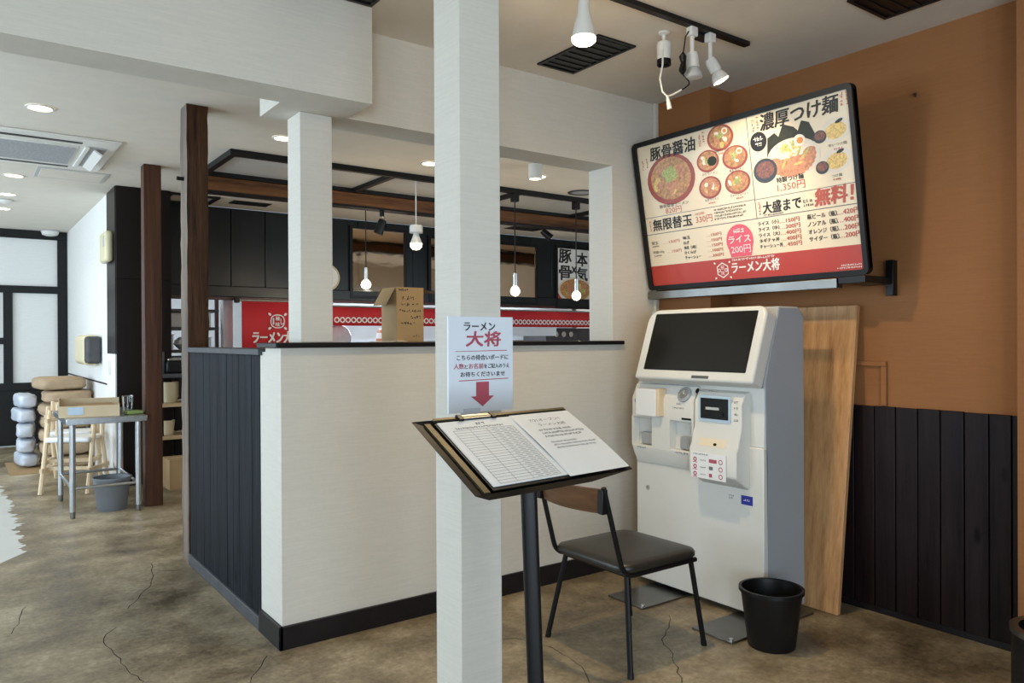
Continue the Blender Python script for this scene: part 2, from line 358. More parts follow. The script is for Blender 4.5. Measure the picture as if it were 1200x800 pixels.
# white square columns
def column(name, label, x0, x1, y0, y1, z0, z1):
    o = tag(BX(x0, x1, y0, y1, z0, z1).build(name, 'wallpaper', bevel=.003), label, 'column'); return o
column('square_column', 'off white papered column standing alone in the foreground, bearing a paper notice', 1.205, 1.352, 1.91, 2.057, 0, CE)
column('square_column', 'off white papered column rising from the black ledge', 1.200, 1.346, 3.182, 3.332, 1.29, 2.283)
# black counter ledge
tag(BX(1.075, 3.085, 3.135, 3.39, 1.268, 1.290).build('counter_ledge', 'black_plastic', bevel=.004), 'glossy black ledge capping the off white half wall', 'ledge')
# dining area shell
struct(BX(1.165, 1.35, 8.06, 11.6, 0, CE).build('wall_white', 'far_paper', smooth=0))
BXr = BX(1.16, 1.168, 7.68, 11.27, .885, .90).build('dado_rail', 'black_paint'); BXr.parent = None; struct(BXr); BXr.name = 'trim_4'
fw = struct(BX(-3.2, 1.3, 11.27, 11.5, 0, CE).build('wall_far', 'far_paper', smooth=0))
for x0, x1, z0, z1 in ((-3.2, 1.165, 2.585, CE), (-3.2, 1.165, 1.905, 1.995), (1.055, 1.165, 0, 2.585), (.478, .575, .70, 1.905), (-.1, -.0, .70, 1.905), (-3.2, 1.055, .695, .79), (-3.2, .478, 1.27, 1.35)):
    dy = random.uniform(0, .006); BX(x0, x1, 11.235-dy, 11.27, z0, z1).build('timber_strip', 'black_paint', fw, bevel=.002)
for x0, x1 in ((-1.2, .05), (.06, 1.05)):
    BX(x0, x1, 11.245, 11.27, .02, .695).build('dark_panel', 'black_paint', fw, bevel=.003)
# dark cupboard pier between white wall and kitchen
dp = struct(BX(1.172, 1.62, 7.585, 8.2, 0, CE).build('wall_pier', 'panel_brown', smooth=0), 'dark brown panelled pier')
BX(1.163, 1.62, 7.572, 7.586, 1.86, CE).build('panel', 'panel_brown', dp, bevel=.002)
BX(1.163, 1.62, 7.572, 7.586, 0, 1.857).build('panel', 'panel_brown', dp, bevel=.002)
BX(1.158, 1.174, 7.60, 8.06, 1.185, CE).build('side_panel', 'panel_brown', dp)
BX(1.155, 1.172, 7.60, 8.06, 0, 1.185).build('lower_panel', 'far_paper', dp)
# kitchen front: dark boards above serving hatch
kw = struct(BX(1.62, 8.0, 8.215, 8.3, 1.76, CE).build('wall_kitchen', 'black_base', smooth=0), 'blue black board wall above hatch')
xb = 1.62
while xb < 7.95:
    w = .36; BX(xb+.003, min(xb+w, 8.0)-.003, 8.196, 8.216, 1.87, CE-.002).build('board', 'kitchen_board', kw, bevel=.004); xb += w
BX(1.62, 8.0, 8.17, 8.22, 1.76, 1.868).build('lintel', 'kitchen_board', kw, bevel=.004)
BX(1.62, 8.0, 8.175, 8.22, 1.725, 1.758).build('lintel_edge', 'red_brown', kw, bevel=.003)
struct(BX(1.62, 8.0, 8.2, 8.3, 0, 1.15).build('wall_kitchen_counter', 'black_base', smooth=0))
struct(BX(1.35, 8.2, 10.6, 10.75, 0, 2.65).build('wall_kitchen_back', 'kitchen_white', smooth=0))
struct(BX(8.0, 8.2, -3.2, 11.6, 0, CE).build('wall_east', 'wallpaper', smooth=0))
pe = MB()
for q_ in ((3.75, 4.1, 0, CE), (4.1, 7.7, 0, .8), (4.1, 7.7, 2.25, CE), (7.7, 8.2, 0, CE)): pe.box(q_[0], q_[1], 3.163, 3.36, q_[2], q_[3])
struct(pe.build('wall_partition_east', 'wallpaper', smooth=0))
struct(BX(2.30, 2.40, 8.35, 8.45, 0, 2.55).build('wall_kitchen_pillar', 'kitchen_white', smooth=0))
# shop front and side walls behind the camera with glazed openings
def pierced(name, horiz, c, a0, a1, opens, z0, z1, th):
    segs = []; cur = a0
    mb = MB()
    def put(p, q, zz0, zz1):
        if horiz: mb.box(p, q, c-th, c, zz0, zz1)
        else: mb.box(c-th, c, p, q, zz0, zz1)
    for p, q in opens:
        put(cur, p, 0, CE); put(p, q, 0, z0); put(p, q, z1, CE); cur = q
    put(cur, a1, 0, CE)
    return struct(mb.build(name, 'wallpaper', smooth=0))
pierced('wall_front', True, -2.5, -3.2, 3.75, [(-2.55, -.95), (-.65, .95)], .12, 2.15, .15)
pierced('wall_left', False, -2.6, -2.65, 11.5, [(2.9, 5.1), (5.5, 7.7), (8.1, 10.3)], .55, 2.5, .15)
k = 1
struct(MB().box(4.1, 7.7, 3.24, 3.28, .8, .86).box(4.1, 7.7, 3.24, 3.28, 2.19, 2.25).box(4.1, 4.16, 3.24, 3.28, .86, 2.19).box(7.64, 7.7, 3.24, 3.28, .86, 2.19).box(5.87, 5.93, 3.24, 3.28, .86, 2.19).build('window_6', 'black_metal'))
for p, q in ((-2.55, -.95), (-.65, .95)):
    wdw = struct(MB().box(p, q, -2.6, -2.56, .12, .17).box(p, q, -2.6, -2.56, 2.1, 2.15).box(p, p+.05, -2.6, -2.56, .17, 2.1).box(q-.05, q, -2.6, -2.56, .17, 2.1).build('window_%d' % k, 'black_metal')); k += 1
for p, q in ((2.9, 5.1), (5.5, 7.7), (8.1, 10.3)):
    wdw = struct(MB().box(-2.70, -2.66, p, q, .55, .6).box(-2.70, -2.66, p, q, 2.45, 2.5).box(-2.70, -2.66, p, p+.05, .6, 2.45).box(-2.70, -2.66, q-.05, q, .6, 2.45).build('window_%d' % k, 'black_metal')); k += 1
# ================================================================== FOREGROUND THINGS
# ---- paper notice taped on the near column
nz = thing('paper_notice', 'white laminated paper notice with red down arrow taped on foreground column', 'notice', (1.275, 1.905, 1.085))
x0, x1, z0, z1 = 1.159, 1.391, 1.084, 1.368
BX(x0, x1, 1.902, 1.9095, z0, z1).build('sheet', 'paper_blue', nz)
NM = plane_M((x0, 1.9008, z0), (1, 0, 0), (0, 0, 1)); NW, NH = x1-x0, z1-z0
k1, k2 = MB(), MB()
text(k1, 'ラーメン', NW*.23, NH*.855, NH*.085, NW*.48, NM, .03)
text(k2, '大将', NW*.26, NH*.69, NH*.155, NW*.53, NM, .045, slant=.08)
k2.flat([(NW*.10, NH*.635), (NW*.9, NH*.640), (NW*.9, NH*.648), (NW*.10, NH*.640)], NM)
text(k1, 'こちらの待合いボードに', NW*.12, NH*.545, NH*.055, NW*.80, NM, .025)
text(k2, '人数', NW*.075, NH*.455, NH*.055, NW*.15, NM, .025); text(k1, 'と', NW*.235, NH*.457, NH*.04, NW*.05, NM, .025)
text(k2, 'お名前', NW*.30, NH*.455, NH*.055, NW*.225, NM, .025); text(k1, 'をご記入のうえ', NW*.535, NH*.457, NH*.048, NW*.40, NM, .025)
text(k1, 'お待ちくださいませ', NW*.175, NH*.372, NH*.052, NW*.69, NM, .025)
k2.flat([(NW*.15, NH*.328), (NW*.92, NH*.338), (NW*.92, NH*.346), (NW*.15, NH*.337)], NM)
k2.flat([(NW*.51, NH*.055), (NW*.69, NH*.165), (NW*.61, NH*.165), (NW*.61, NH*.315), (NW*.41, NH*.315), (NW*.41, NH*.165), (NW*.33, NH*.165)], NM)
k1.build('black_lettering', 'ink', nz, smooth=0); k2.build('red_lettering', 'rose', nz, smooth=0)
BX(x0+.05, x0+.11, 1.9012, 1.9022, z0-.012, z0+.012).build('tape', 'plastic_bag', nz)
# ---- waiting-list stand
ws = thing('waiting_list_stand', 'black floor stand with slanted tray holding two sheets, before foreground column', 'stand', (1.16, 1.476, 0))
P0 = Vector((.875, 1.607, 1.104)); U = Vector((.998, .068, .004)).normalized(); V = Vector((.0614, -.8725, -.4848)).normalized(); V = (V-U*V.dot(U)).normalized()
SM = plane_M(P0, U, V)     # local z points down (away from the viewer)
SW, SH = .505, .285
def curved_tray(mb, inset, top, thick, dip):
    n = 24; vs = []; fs = []
    for i in range(n+1):
        t = i/n; x = inset+t*(SW-2*inset)
        zz = dip*math.sin(math.pi*min(1, max(0, t)))
        for y, z in ((inset*.6, top), (SH-inset*.4, top), (SH-inset*.4, top+thick+zz*0), (inset*.6, top+thick)): vs.append((x, y, z))
    for i in range(n):
        for q in range(4): fs.append((i*4+q, i*4+(q+1) % 4, i*4+4+(q+1) % 4, i*4+4+q))
    fs += [(0, 1, 2, 3), (n*4+3, n*4+2, n*4+1, n*4)]
    mb.add(vs, fs, SM)
tr = MB()
# shallow tray: bevelled walls flare outward to a thin lip
lip = [(0, 0), (SW, 0), (SW, SH), (0, SH)]; bed = [(.058, .022), (SW-.008, .022), (SW-.008, SH-.012), (.058, SH-.012)]
und = [(.062, .04), (SW-.10, .04), (SW-.12, SH-.016), (.062, SH-.016)]
vs = [(x, y, 0) for x, y in lip]+[(x, y, .004) for x, y in bed]+[(x, y, .030) for x, y in und]
vs = [(x, y, 0) for x, y in lip]+[(x, y, .012) for x, y in bed]+[(x, y, .034) for x, y in und]
tr.add(vs, [(0, 1, 5, 4), (1, 2, 6, 5), (2, 3, 7, 6), (3, 0, 4, 7), (4, 5, 6, 7), (0, 8, 9, 1), (1, 9, 10, 2), (2, 10, 11, 3), (3, 11, 8, 0), (8, 11, 10, 9)], SM)
tray = tr.build('tray', 'black_plastic', ws, smooth=20)
SU, SV = SM.to_3x3().col[0], SM.to_3x3().col[1]
gold = MB()
gold.box(.058, SW-.01, .0015, .010, -.006, -.001, SM); gold.build('top_rail', 'brass_dark', ws)
g2 = MB(); g2.box(.030, .046, .012, SH-.006, .0005, .006, SM); g2.build('side_rail', 'brass_dark', ws)
pc, pb = Vector((1.137, 1.496, 1.02)), Vector((1.161, 1.475, .02))
def oval(p0, p1, a, b, n=20):
    mb = MB(); vs = []
    ux, uy = Vector((math.sin(yaw), -math.cos(yaw), 0)), Vector((math.cos(yaw), math.sin(yaw), 0))
    for p in (p0, p1):
        for i in range(n):
            t = 2*math.pi*i/n; vs.append(tuple(p+ux*(a*math.copysign(abs(math.cos(t))**.6, math.cos(t)))+uy*(b*math.copysign(abs(math.sin(t))**.6, math.sin(t)))))
    mb.add(vs, [tuple(range(n-1, -1, -1)), tuple(range(n, 2*n))]+[(i, (i+1) % n, n+(i+1) % n, n+i) for i in range(n)]); return mb
oval(pc, pb, .0205, .016).build('pole', 'black_metal', ws)
MB().lathe([(0, 0), (.17, 0), (.175, .006), (.17, .014), (.03, .024), (0, .024)], 36, Matrix.Translation((1.161, 1.475, 0))).build('base_plate', 'black_metal', ws)
hb = MB(); hb.box(.20, .31, .12, .20, .03, .06, SM); hb.build('tilt_head', 'black_plastic', ws)
# sheets lie on the tray: a clipboard with a ruled list, and a plain printed notice
cb = thing('clipboard', 'clipboard with ruled waiting list on left half of black stand', 'clipboard', tuple(SM @ Vector((.16, .15, 0))))
def warped(mb, x0, x1, y0, y1, z, curl, n=14, shear=0.0):
    vs = []; fs = []
    for j in range(n+1):
        t = j/n; y = y0+t*(y1-y0); zz = z-curl*math.sin(math.pi*t)
        vs += [(x0+shear*t, y, zz), (x1+shear*t, y, zz)]
    for j in range(n): fs.append((2*j, 2*j+1, 2*j+3, 2*j+2))
    mb.add(vs, fs, SM)
q = MB(); q.box(.056, .292, .012, SH-.008, -.0005, .0022, SM); q.build('backing_board', 'black_plastic', cb)
q = MB(); q.box(.062, .292, .018, SH-.018, -.0035, -.0008, SM); q.build('sheet', 'paper', cb)
q = MB()
def rule(x0, y0, x1, y1, w, z=-.0042):
    dx, dy = x1-x0, y1-y0; L = math.hypot(dx, dy); nx, ny = -dy/L*w/2, dx/L*w/2
    q.flat([(x0+nx, y0+ny), (x1+nx, y1+ny), (x1-nx, y1-ny), (x0-nx, y0-ny)], SM, z)
for i in range(21):
    y = .058+i*.0102; rule(.085, y, .270, y, .0009)
for x in (.085, .135, .185, .270): rule(x, .058, x, .058+.0102*20, .0009)
for i in range(20):
    for xx in (.200, .225, .247): rule(xx, .0635+i*.0102, xx+.016, .0635+i*.0102, .0012)
q.build('ruled_lines', 'ink_grey', cb, smooth=0)
SMt = SM @ Matrix.Diagonal((1, -1, 1, 1))
q = MB(); marks(q, .165, -.040, .010, .03, SMt, -.0043); marks(q, .095, -.053, .007, .15, SMt, -.0043); q.build('black_lettering', 'ink_grey', cb, smooth=0)
q = MB(); q.box(.135, .235, .002, .016, -.009, -.003, SM); q.cyl(SM @ Vector((.13, .010, -.006)), SM @ Vector((.24, .010, -.006)), .0045, n=8); q.build('clip_bar', 'steel_dark', cb)
for x in (.125, .228):
    q = MB(); q.box(x, x+.016, .000, .022, -.011, -.004, SM); q.build('clip_grip', 'black_plastic', cb, bevel=.002)
ps = thing('opening_notice_sheet', 'white printed opening notice on right half of black stand', 'notice', tuple(SM @ Vector((.39, .15, 0))))
q = MB(); warped(q, .288, .498, .016, SH-.008, -.004, .004); q.build('sheet', 'paper', ps)
q = MB()
for s, y, x, w, h in (('7/31オープン！', .058, .330, .105, .012), ('ラーメン大将', .080, .345, .095, .012)): text(q, s, x, -y, h, w, SMt, .01, z=-.0088)
for y, w, h in ((.100, .115, .008), (.114, .150, .008), (.128, .130, .008), (.152, .09, .006), (.164, .15, .006), (.176, .14, .006)): marks(q, .328, -y, h, w, SMt, -.0088)
q.build('black_lettering', 'ink_grey', ps, smooth=0)
# ---- black dining chair with curved wooden back (faces the machine)
CX, CY = 2.295, 2.335
ch = thing('dining_chair', 'black metal chair with black vinyl seat and curved dark wood backrest', 'chair', (CX, CY, 0))
SZ = .428
def seat_outline(s, n=9):
    pts = []
    hx, hy, rr = .222*s, .222*s, .06
    for cx, cy, a0 in ((hx-rr, hy-rr, 0), (-hx+rr, hy-rr, 90), (-hx+rr, -hy+rr, 180), (hx-rr, -hy+rr, 270)):
        for i in range(n): t = R(a0+90*i/(n-1)); pts.append((cx+rr*math.cos(t), cy+rr*math.sin(t)))
    return pts
sm = MB(); lay = [(.96, -.034), (1.0, -.024), (1.0, -.010), (.975, .0), (.85, .008), (.5, .011)]
vs = []; N = 36
for s, z in lay: vs += [(CX+x, CY+y, SZ-.008+z) for x, y in seat_outline(s)]
fs = [tuple(range(N-1, -1, -1)), tuple(range((len(lay)-1)*N, len(lay)*N))]
for k in range(len(lay)-1):
    for i in range(N): fs.append((k*N+i, k*N+(i+1) % N, (k+1)*N+(i+1) % N, (k+1)*N+i))
sm.add(vs, fs); sm.build('seat', 'vinyl', ch, smooth=60)
def bez(pts, rr, k=6):
    out = [Vector(pts[0])]
    for i in range(1, len(pts)-1):
        p, a, b = Vector(pts[i]), Vector(pts[i-1]), Vector(pts[i+1]); u, w = (a-p).normalized()*rr, (b-p).normalized()*rr
        for j in range(k+1):
            t = j/k; out.append((p+u)*(1-t)**2+p*2*t*(1-t)+(p+w)*t*t)
    out.append(Vector(pts[-1])); return out
for sy in (-1, 1):
    y = CY+sy*.205
    MB().tube(bez([(2.50, y, SZ-.052), (2.085, y, SZ-.052), (1.985, CY+sy*.20, .735)], .06), .0105).build('back_upright', 'black_metal', ch)
for fx, fy, tx, ty in ((2.088, 2.605, 2.13, 2.525), (2.078, 2.088, 2.12, 2.15), (2.559, 2.135, 2.49, 2.15), (2.559, 2.575, 2.49, 2.525)):
    lg = MB().tube([(tx, ty, SZ-.045), (fx, fy, .004)], .0115).build('leg', 'black_metal', ch)
    MB().cyl((fx, fy, 0), (fx+(tx-fx)*.05, fy+(ty-fy)*.05, .02), .0125, .0125, 12).build('foot_cap', 'black_plastic', lg)
MB().tube([(2.125, 2.14, SZ-.056), (2.13, 2.53, SZ-.056)], .010).build('seat_rail', 'black_metal', ch)
MB().tube([(2.47, 2.14, SZ-.056), (2.47, 2.53, SZ-.056)], .010).build('seat_rail', 'black_metal', ch)
bk = MB(); vs = []; fs = []; n = 16
for i in range(n+1):
    t = i/n*2-1; y = CY+t*.200; bow = -.045*(1-t*t)
    for z, dx in ((.630, .022), (.728, 0)):
        vs += [(1.985+bow+dx*.9, y, z), (1.999+bow+dx*.9, y, z)]
for i in range(n):
    a, b = i*4, i*4+4
    fs += [(a, b, b+2, a+2), (a+1, a+3, b+3, b+1), (a+2, b+2, b+3, a+3), (a, a+1, b+1, b)]
fs += [(0, 2, 3, 1), (n*4, n*4+1, n*4+3, n*4+2)]
bk.add(vs, fs); bk.build('backrest', 'chair_back', ch, bevel=.003)
for sy in (-1, 1): BX(1.976, 2.004, CY+sy*.19-.014, CY+sy*.19+.014, .632, .727).build('bracket', 'black_metal', ch, bevel=.003)
# ---- ticket machine
MX, MY0, MY1, MBK = 2.950, 2.117, 2.912, 3.270
tm = thing('ticket_machine', 'white meal ticket vending machine with slanted black touch screen', 'ticket machine', (3.10, 2.51, .022))
def side_prism(mb, prof, y0, y1):     # prof in (x,z), extruded along y
    n = len(prof); vs = [(x, y0, z) for x, z in prof]+[(x, y1, z) for x, z in prof]
    mb.add(vs, [tuple(range(n)), tuple(range(2*n-1, n-1, -1))]+[(i, n+i, n+(i+1) % n, (i+1) % n) for i in range(n)]); return mb
side_prism(MB(), [(2.975, .030), (MBK, .030), (MBK, 1.40), (MBK-.045, 1.448), (3.07, 1.448), (2.962, 1.10)], MY0, MY1).build('body', 'machine_side', tm, bevel=.008)
BX(MX, 2.985, MY0, MY1, .030, .80).build('front_door', 'machine_white', tm, bevel=.006)
BX(2.962, 2.985, MY0+.004, MY1-.004, .80, 1.075).build('upper_front', 'machine_white', tm, bevel=.004)
BX(2.975, 3.0, MY0+.01, MY1-.01, 1.072, 1.10).build('gap_strip', 'black_plastic', tm)
# display housing: tilted slab
hz0, hz1 = 1.098, 1.452; hx0, hx1 = 2.862, 2.985
hM = plane_M((hx0, MY1-.07, hz0), (0, -1, 0), (hx1-hx0, 0, hz1-hz0)); HW = MY1-.07-MY0+.004; HH = math.hypot(hx1-hx0, hz1-hz0)
def rrect(x0, x1, y0, y1, rad, n=6):
    p = []
    for cx, cy, a0, rr in ((x1-rad[2], y1-rad[2], 0, rad[2]), (x0+rad[3], y1-rad[3], 90, rad[3]), (x0+rad[0], y0+rad[0], 180, rad[0]), (x1-rad[1], y0+rad[1], 270, rad[1])):
        for i in range(n): t = R(a0+90*i/(n-1)); p.append((cx+rr*math.cos(t), cy+rr*math.sin(t)))
    return p
hs = MB().prism(rrect(0, HW, 0, HH, (.012, .012, .05, .07)), -.085, 0, hM).build('display_housing', 'machine_white', tm, bevel=.012, seg=3)
MB().prism(rrect(.058, HW-.050, .052, HH-.030, (.004,)*4), -.002, .0012, hM).build('screen', 'screen_glass', hs)
MB().prism(rrect(.053, HW-.045, .047, HH-.025, (.006,)*4), -.003, .0004, hM).build('screen_bezel', 'black_plastic', hs)
q = MB(); q.box(HW*.52, HW*.66, .012, .026, -.001, .0012, hM); bd = q.build('badge', 'steel_dark', hs); q = MB(); marks(q, HW*.54, .0155, .007, HW*.09, hM, .002); q.build('badge_lettering', 'ink_white', bd, smooth=0)
# left control bank: protrudes, with coin and ticket recesses
def bank(name, y0, y1, prof, mat='machine_white', bevel=.008): return side_prism(MB(), prof, y0, y1).build(name, mat, tm, bevel=bevel, seg=3)
PROF = [(2.97, 1.066), (2.945, 1.066), (2.905, .99), (2.905, .735), (2.952, .655), (2.97, .655)]
# built as a frame so that the two recesses are real
LB0, LB1 = 2.485, 2.905
bank('control_bank', LB0, LB1, [(2.97, 1.066), (2.945, 1.066), (2.908, .99), (2.908, .886), (2.97, .886)])
bank('control_bank_base', LB0, LB1, [(2.97, .745), (2.908, .745), (2.908, .728), (2.945, .645), (2.97, .645)])
for y0, y1 in ((LB0, LB0+.012), (2.640, 2.762), (2.893, LB1)):
    BX(2.908, 2.97, y0, y1, .740, .892).build('recess_divider', 'machine_white', tm)
for y0, y1 in ((LB0+.012, 2.640), (2.762, 2.893)):
    BX(2.955, 2.972, y0, y1, .745, .886).build('recess_back', 'machine_white', tm)
    BX(2.925, 2.957, y0+.006, y0+.09, .748, .812).build('coin_flap', 'machine_grey', tm, bevel=.006)
    BX(2.921, 2.927, y0+.03, y0+.04, .75, .81).build('flap_rib', 'chrome', tm)
BX(2.9055, 2.910, 2.500, 2.560, .898, .908).build('note_slot', 'black_plastic', tm)
tkM = plane_M((2.9065, 2.84, .895), (0, -1, 0), (0.0, 0, 1))
# paper tray cover on the bank
tb = BX(2.872, 2.925, 2.700, 2.842, .902, 1.042).build('note_tray', 'paper', tm, bevel=.004)
BX(2.872, 2.93, 2.680, 2.700, .905, 1.045).build('tray_side', 'pale_wood', tm, bevel=.004)
dM = plane_M((2.922, 2.552, 1.022), (0, -1, 0), (.040, 0, .076))
MB().lathe([(.040, -.005), (.040, .006), (.034, .009), (.024, .009)], 24, dM).build('coin_dial_rim', 'machine_grey', tm)
MB().lathe([(0, .002), (.026, .002), (.026, .0105), (.012, .012), (0, .006)], 24, dM).build('coin_dial', 'chrome', tm)
q = MB(); q.disc(0, 0, .011, .014, .011, plane_M((2.935, 2.475, 1.04), (0, -1, 0), (.040, 0, .076))); q.build('lever', 'black_plastic', tm)
q = MB()
lm = plane_M((2.9072, 2.905, 0), (0, -1, 0), (0, 0, 1))
for x, z, w, h in ((.04, .727, .06, .010), (.30, .727, .085, .010), (.31, .970, .03, .010), (.285, .950, .075, .008)): marks(q, x, z, h, w, lm)
q.build('black_lettering', 'ink_grey', tm, smooth=0)
MB().lathe([(0, 0), (.012, 0), (.012, .006), (.005, .007), (0, .004)], 16, plane_M((MX-.0005, 2.826, .518), (0, -1, 0), (0, 0, 1))).build('key_lock', 'chrome', tm)
MB().lathe([(0, 0), (.011, 0), (.011, .005), (0, .006)], 16, plane_M((2.907, 2.868, .975), (0, -1, 0), (0, 0, 1))).build('button', 'machine_grey', tm)
# right payment bank
RB0, RB1 = 2.195, 2.470
bank('payment_bank', RB0, RB1, [(2.97, 1.055), (2.925, 1.045), (2.895, .995), (2.895, .89), (2.87, .80), (2.855, .775), (2.855, .66), (2.95, .60), (2.97, .60)])
pM = plane_M((2.8945, 2.44, .905), (0, -1, 0), (0, 0, 1))
MB().prism(rrect(0, .19, 0, .125, (.008,)*4), -.002, .004, pM).build('reader_frame', 'sticker_blue', tm)
MB().prism(rrect(.014, .176, .014, .112, (.003,)*4), -.002, .0052, pM).build('note_acceptor', 'black_plastic', tm)
MB().box(.05, .125, .058, .070, .005, .012, pM).build('note_mouth', 'light_grey', tm); MB().box(.035, .15, .03, .045, .005, .010, pM).build('note_lip', 'black_metal', tm)
q = MB()
for i in range(4): marks(q, .203, .095-i*.028, .012, .025, pM, .0002)
marks(q, .06, .142, .010, .03, pM, .0002); q.build('price_lettering', 'ink_grey', tm, smooth=0)
cM = plane_M((2.866, 2.428, .780), (0, -1, 0), (.035, 0, .085))
MB().box(-.004, .180, -.004, .088, -.002, .006, cM).build('code_reader_rim', 'machine_white', tm, bevel=.003)
MB().box(.012, .164, .010, .074, .004, .0075, cM).build('code_reader_window', 'menu_cream', tm)
MB().disc(.105, .022, .010, .007, .0085, cM).build('code_reader_lamp', 'black_plastic', tm)
sM = plane_M((2.8515, 2.452, .640), (0, -1, 0), (.0, 0, 1))
st = MB().box(0, .205, 0, .122, 0, .0015, sM).build('payment_sticker', 'paper', tm)
q1, q2 = MB(), MB()
marks(q2, .012, .108, .008, .09, sM, .002)
for i in range(3):
    y = .078-i*.034
    q1.sep(); q1.ring(.025, y+.008, .005, .011, .002, sM); q1.sep(); q1.box(.012, .038, y-.007, y-.004, .0018, .0022, sM)
    marks(q2, .055, y+.004, .008, .035, sM, .002)
    (q1 if i != 1 else q2).sep(); (q1 if i != 1 else q2).box(.108, .108+(.045, .022, .018)[i], y, y+.017, .0018, .0022, sM)
    q1.sep(); q1.ring(.175, y+.009, .008, .012, .002, sM)
q1.build('red_marks', 'rose', st, smooth=0); q2.build('black_marks', 'ink_grey', st, smooth=0)
lb = BX(MX-.0015, MX+.002, 2.175, 2.238, .530, .572).build('blue_label', 'blue_tag', tm)
q = MB(); marks(q, 0, 0, .010, .035, plane_M((MX-.002, 2.225, .547), (0, -1, 0), (0, 0, 1))); q.build('label_lettering', 'ink_white', lb, smooth=0)
q = MB(); marks(q, 0, .012, .008, .03, plane_M((MX-.001, 2.31, .545), (0, -1, 0), (0, 0, 1))); marks(q, 0, 0, .008, .025, plane_M((MX-.001, 2.31, .545), (0, -1, 0), (0, 0, 1))); q.build('service_lettering', 'ink_grey', tm, smooth=0)
for y in (2.22, 2.80):
    for x in (3.0, 3.22): MB().cyl((x, y, .010), (x, y, .032), .02).build('foot', 'black_plastic', tm)
# steel floor plates sticking out from under the machine
for y0, y1, lb_ in ((2.585, 2.825, 'flat steel plate under the far left foot of the ticket machine'), (2.065, 2.285, 'flat steel plate under the near right foot of the ticket machine, beside black bin')):
    pl = thing('floor_plate', lb_, 'steel plate', (2.9, (y0+y1)/2, 0), group='steel plates under the machine')
    BX(2.655, 3.26, y0, y1, 0, .010).build('plate', 'steel_dark', pl, bevel=.002)
    MB().cyl((2.675, y0+.02, .009), (2.675, y0+.02, .016), .011, n=12).build('bolt', 'chrome', pl)
# ---- black waste bin in front of the machine
wb = thing('waste_bin', 'round black plastic waste bin in front of the ticket machine', 'bin', (2.785, 1.962, 0))
MB().lathe([(0, .004), (.092, .0), (.097, .006), (.126, .236), (.131, .236), (.131, .244), (.123, .244), (.093, .012), (0, .012)], 40, Matrix.Translation((2.785, 1.962, 0))).build('bucket', 'black_plastic', wb)
MB().lathe([(.127, .229), (.1335, .232), (.1335, .2465), (.122, .2465)], 40, Matrix.Translation((2.785, 1.962, 0))).build('rim', 'black_plastic', wb)
# ---- black cylinder at the right frame edge
rb = thing('umbrella_bin', 'black cylindrical bin at right edge below orange pillar', 'bin', (2.83, .935, 0))
MB().lathe([(0, 0), (.125, 0), (.128, .01), (.128, .355), (.118, .36), (.112, .355), (.112, .02), (0, .02)], 40, Matrix.Translation((2.83, .935, 0))).build('drum', 'black_metal', rb)
MB().lathe([(.129, .345), (.133, .348), (.133, .366), (.108, .366)], 40, Matrix.Translation((2.83, .935, 0))).build('rim', 'steel_dark', rb)
# ---- plank leaning on the orange wall
pk = MB(); a = math.atan2(3.512-3.335, 1.455)
side = [(3.325, 0.0), (3.352, 0.0), (3.545-.012, 1.452), (3.505, 1.458)]
vs = [(x, y, z) for y in (1.985, 2.62) for x, z in side]
pk.add(vs, [(0, 1, 2, 3), (7, 6, 5, 4), (0, 4, 5, 1), (1, 5, 6, 2), (2, 6, 7, 3), (3, 7, 4, 0)])
tag(pk.build('wood_plank', 'plank', bevel=.004), 'tall light brown wooden plank leaning against orange wall behind machine', 'plank')
# ================================================================== MENU BOARD
mbd = thing('menu_board', 'large tilted ramen menu board with red footer hung on orange wall', 'menu board', (3.3, 2.475, 1.58))
BL = Vector((3.3, 3.14, 1.582)); BM = plane_M(BL, (0, -1, 0), (-.142, 0, .834)); BW, BH = 1.332, .846
MB().prism(rrect(0, BW, 0, BH, (.03,)*4), -.028, -.004, BM).build('back_case', 'black_plastic', mbd)
o_, i_ = rrect(0, BW, 0, BH, (.03,)*4), rrect(.030, BW-.022, .026, BH-.026, (.012,)*4)
n = len(o_); q = MB(); vs = [(x, y, .012) for x, y in o_]+[(x, y, .012) for x, y in i_]+[(x, y, -.03) for x, y in o_]+[(x, y, -.004) for x, y in i_]
q.add(vs, [t for i in range(n) for j in [(i+1) % n] for t in ((i, j, n+j, n+i), (i, 2*n+i, 2*n+j, j), (n+i, n+j, 3*n+j, 3*n+i))], BM)
q.build('frame', 'black_metal', mbd, smooth=30)
MB().box(.028, BW-.02, .024, BH-.024, -.004, .000, BM).build('print_panel', 'menu_cream', mbd)
MB().box(.030, BW-.022, .026, .139, -.001, .0006, BM).build('red_footer', 'menu_red', mbd)
Z1 = .0016
q = MB()
for a, b, c, e in ((.776, .780, .318, .82), (.03, .776, .415, .418), (.78, BW-.022, .413, .416), (.03, BW-.022, .319, .323)): q.flat([(a, c), (b, c), (b, e), (a, e)], BM, .0008)
q.build('divider_lines', 'ink_grey', mbd, smooth=0)
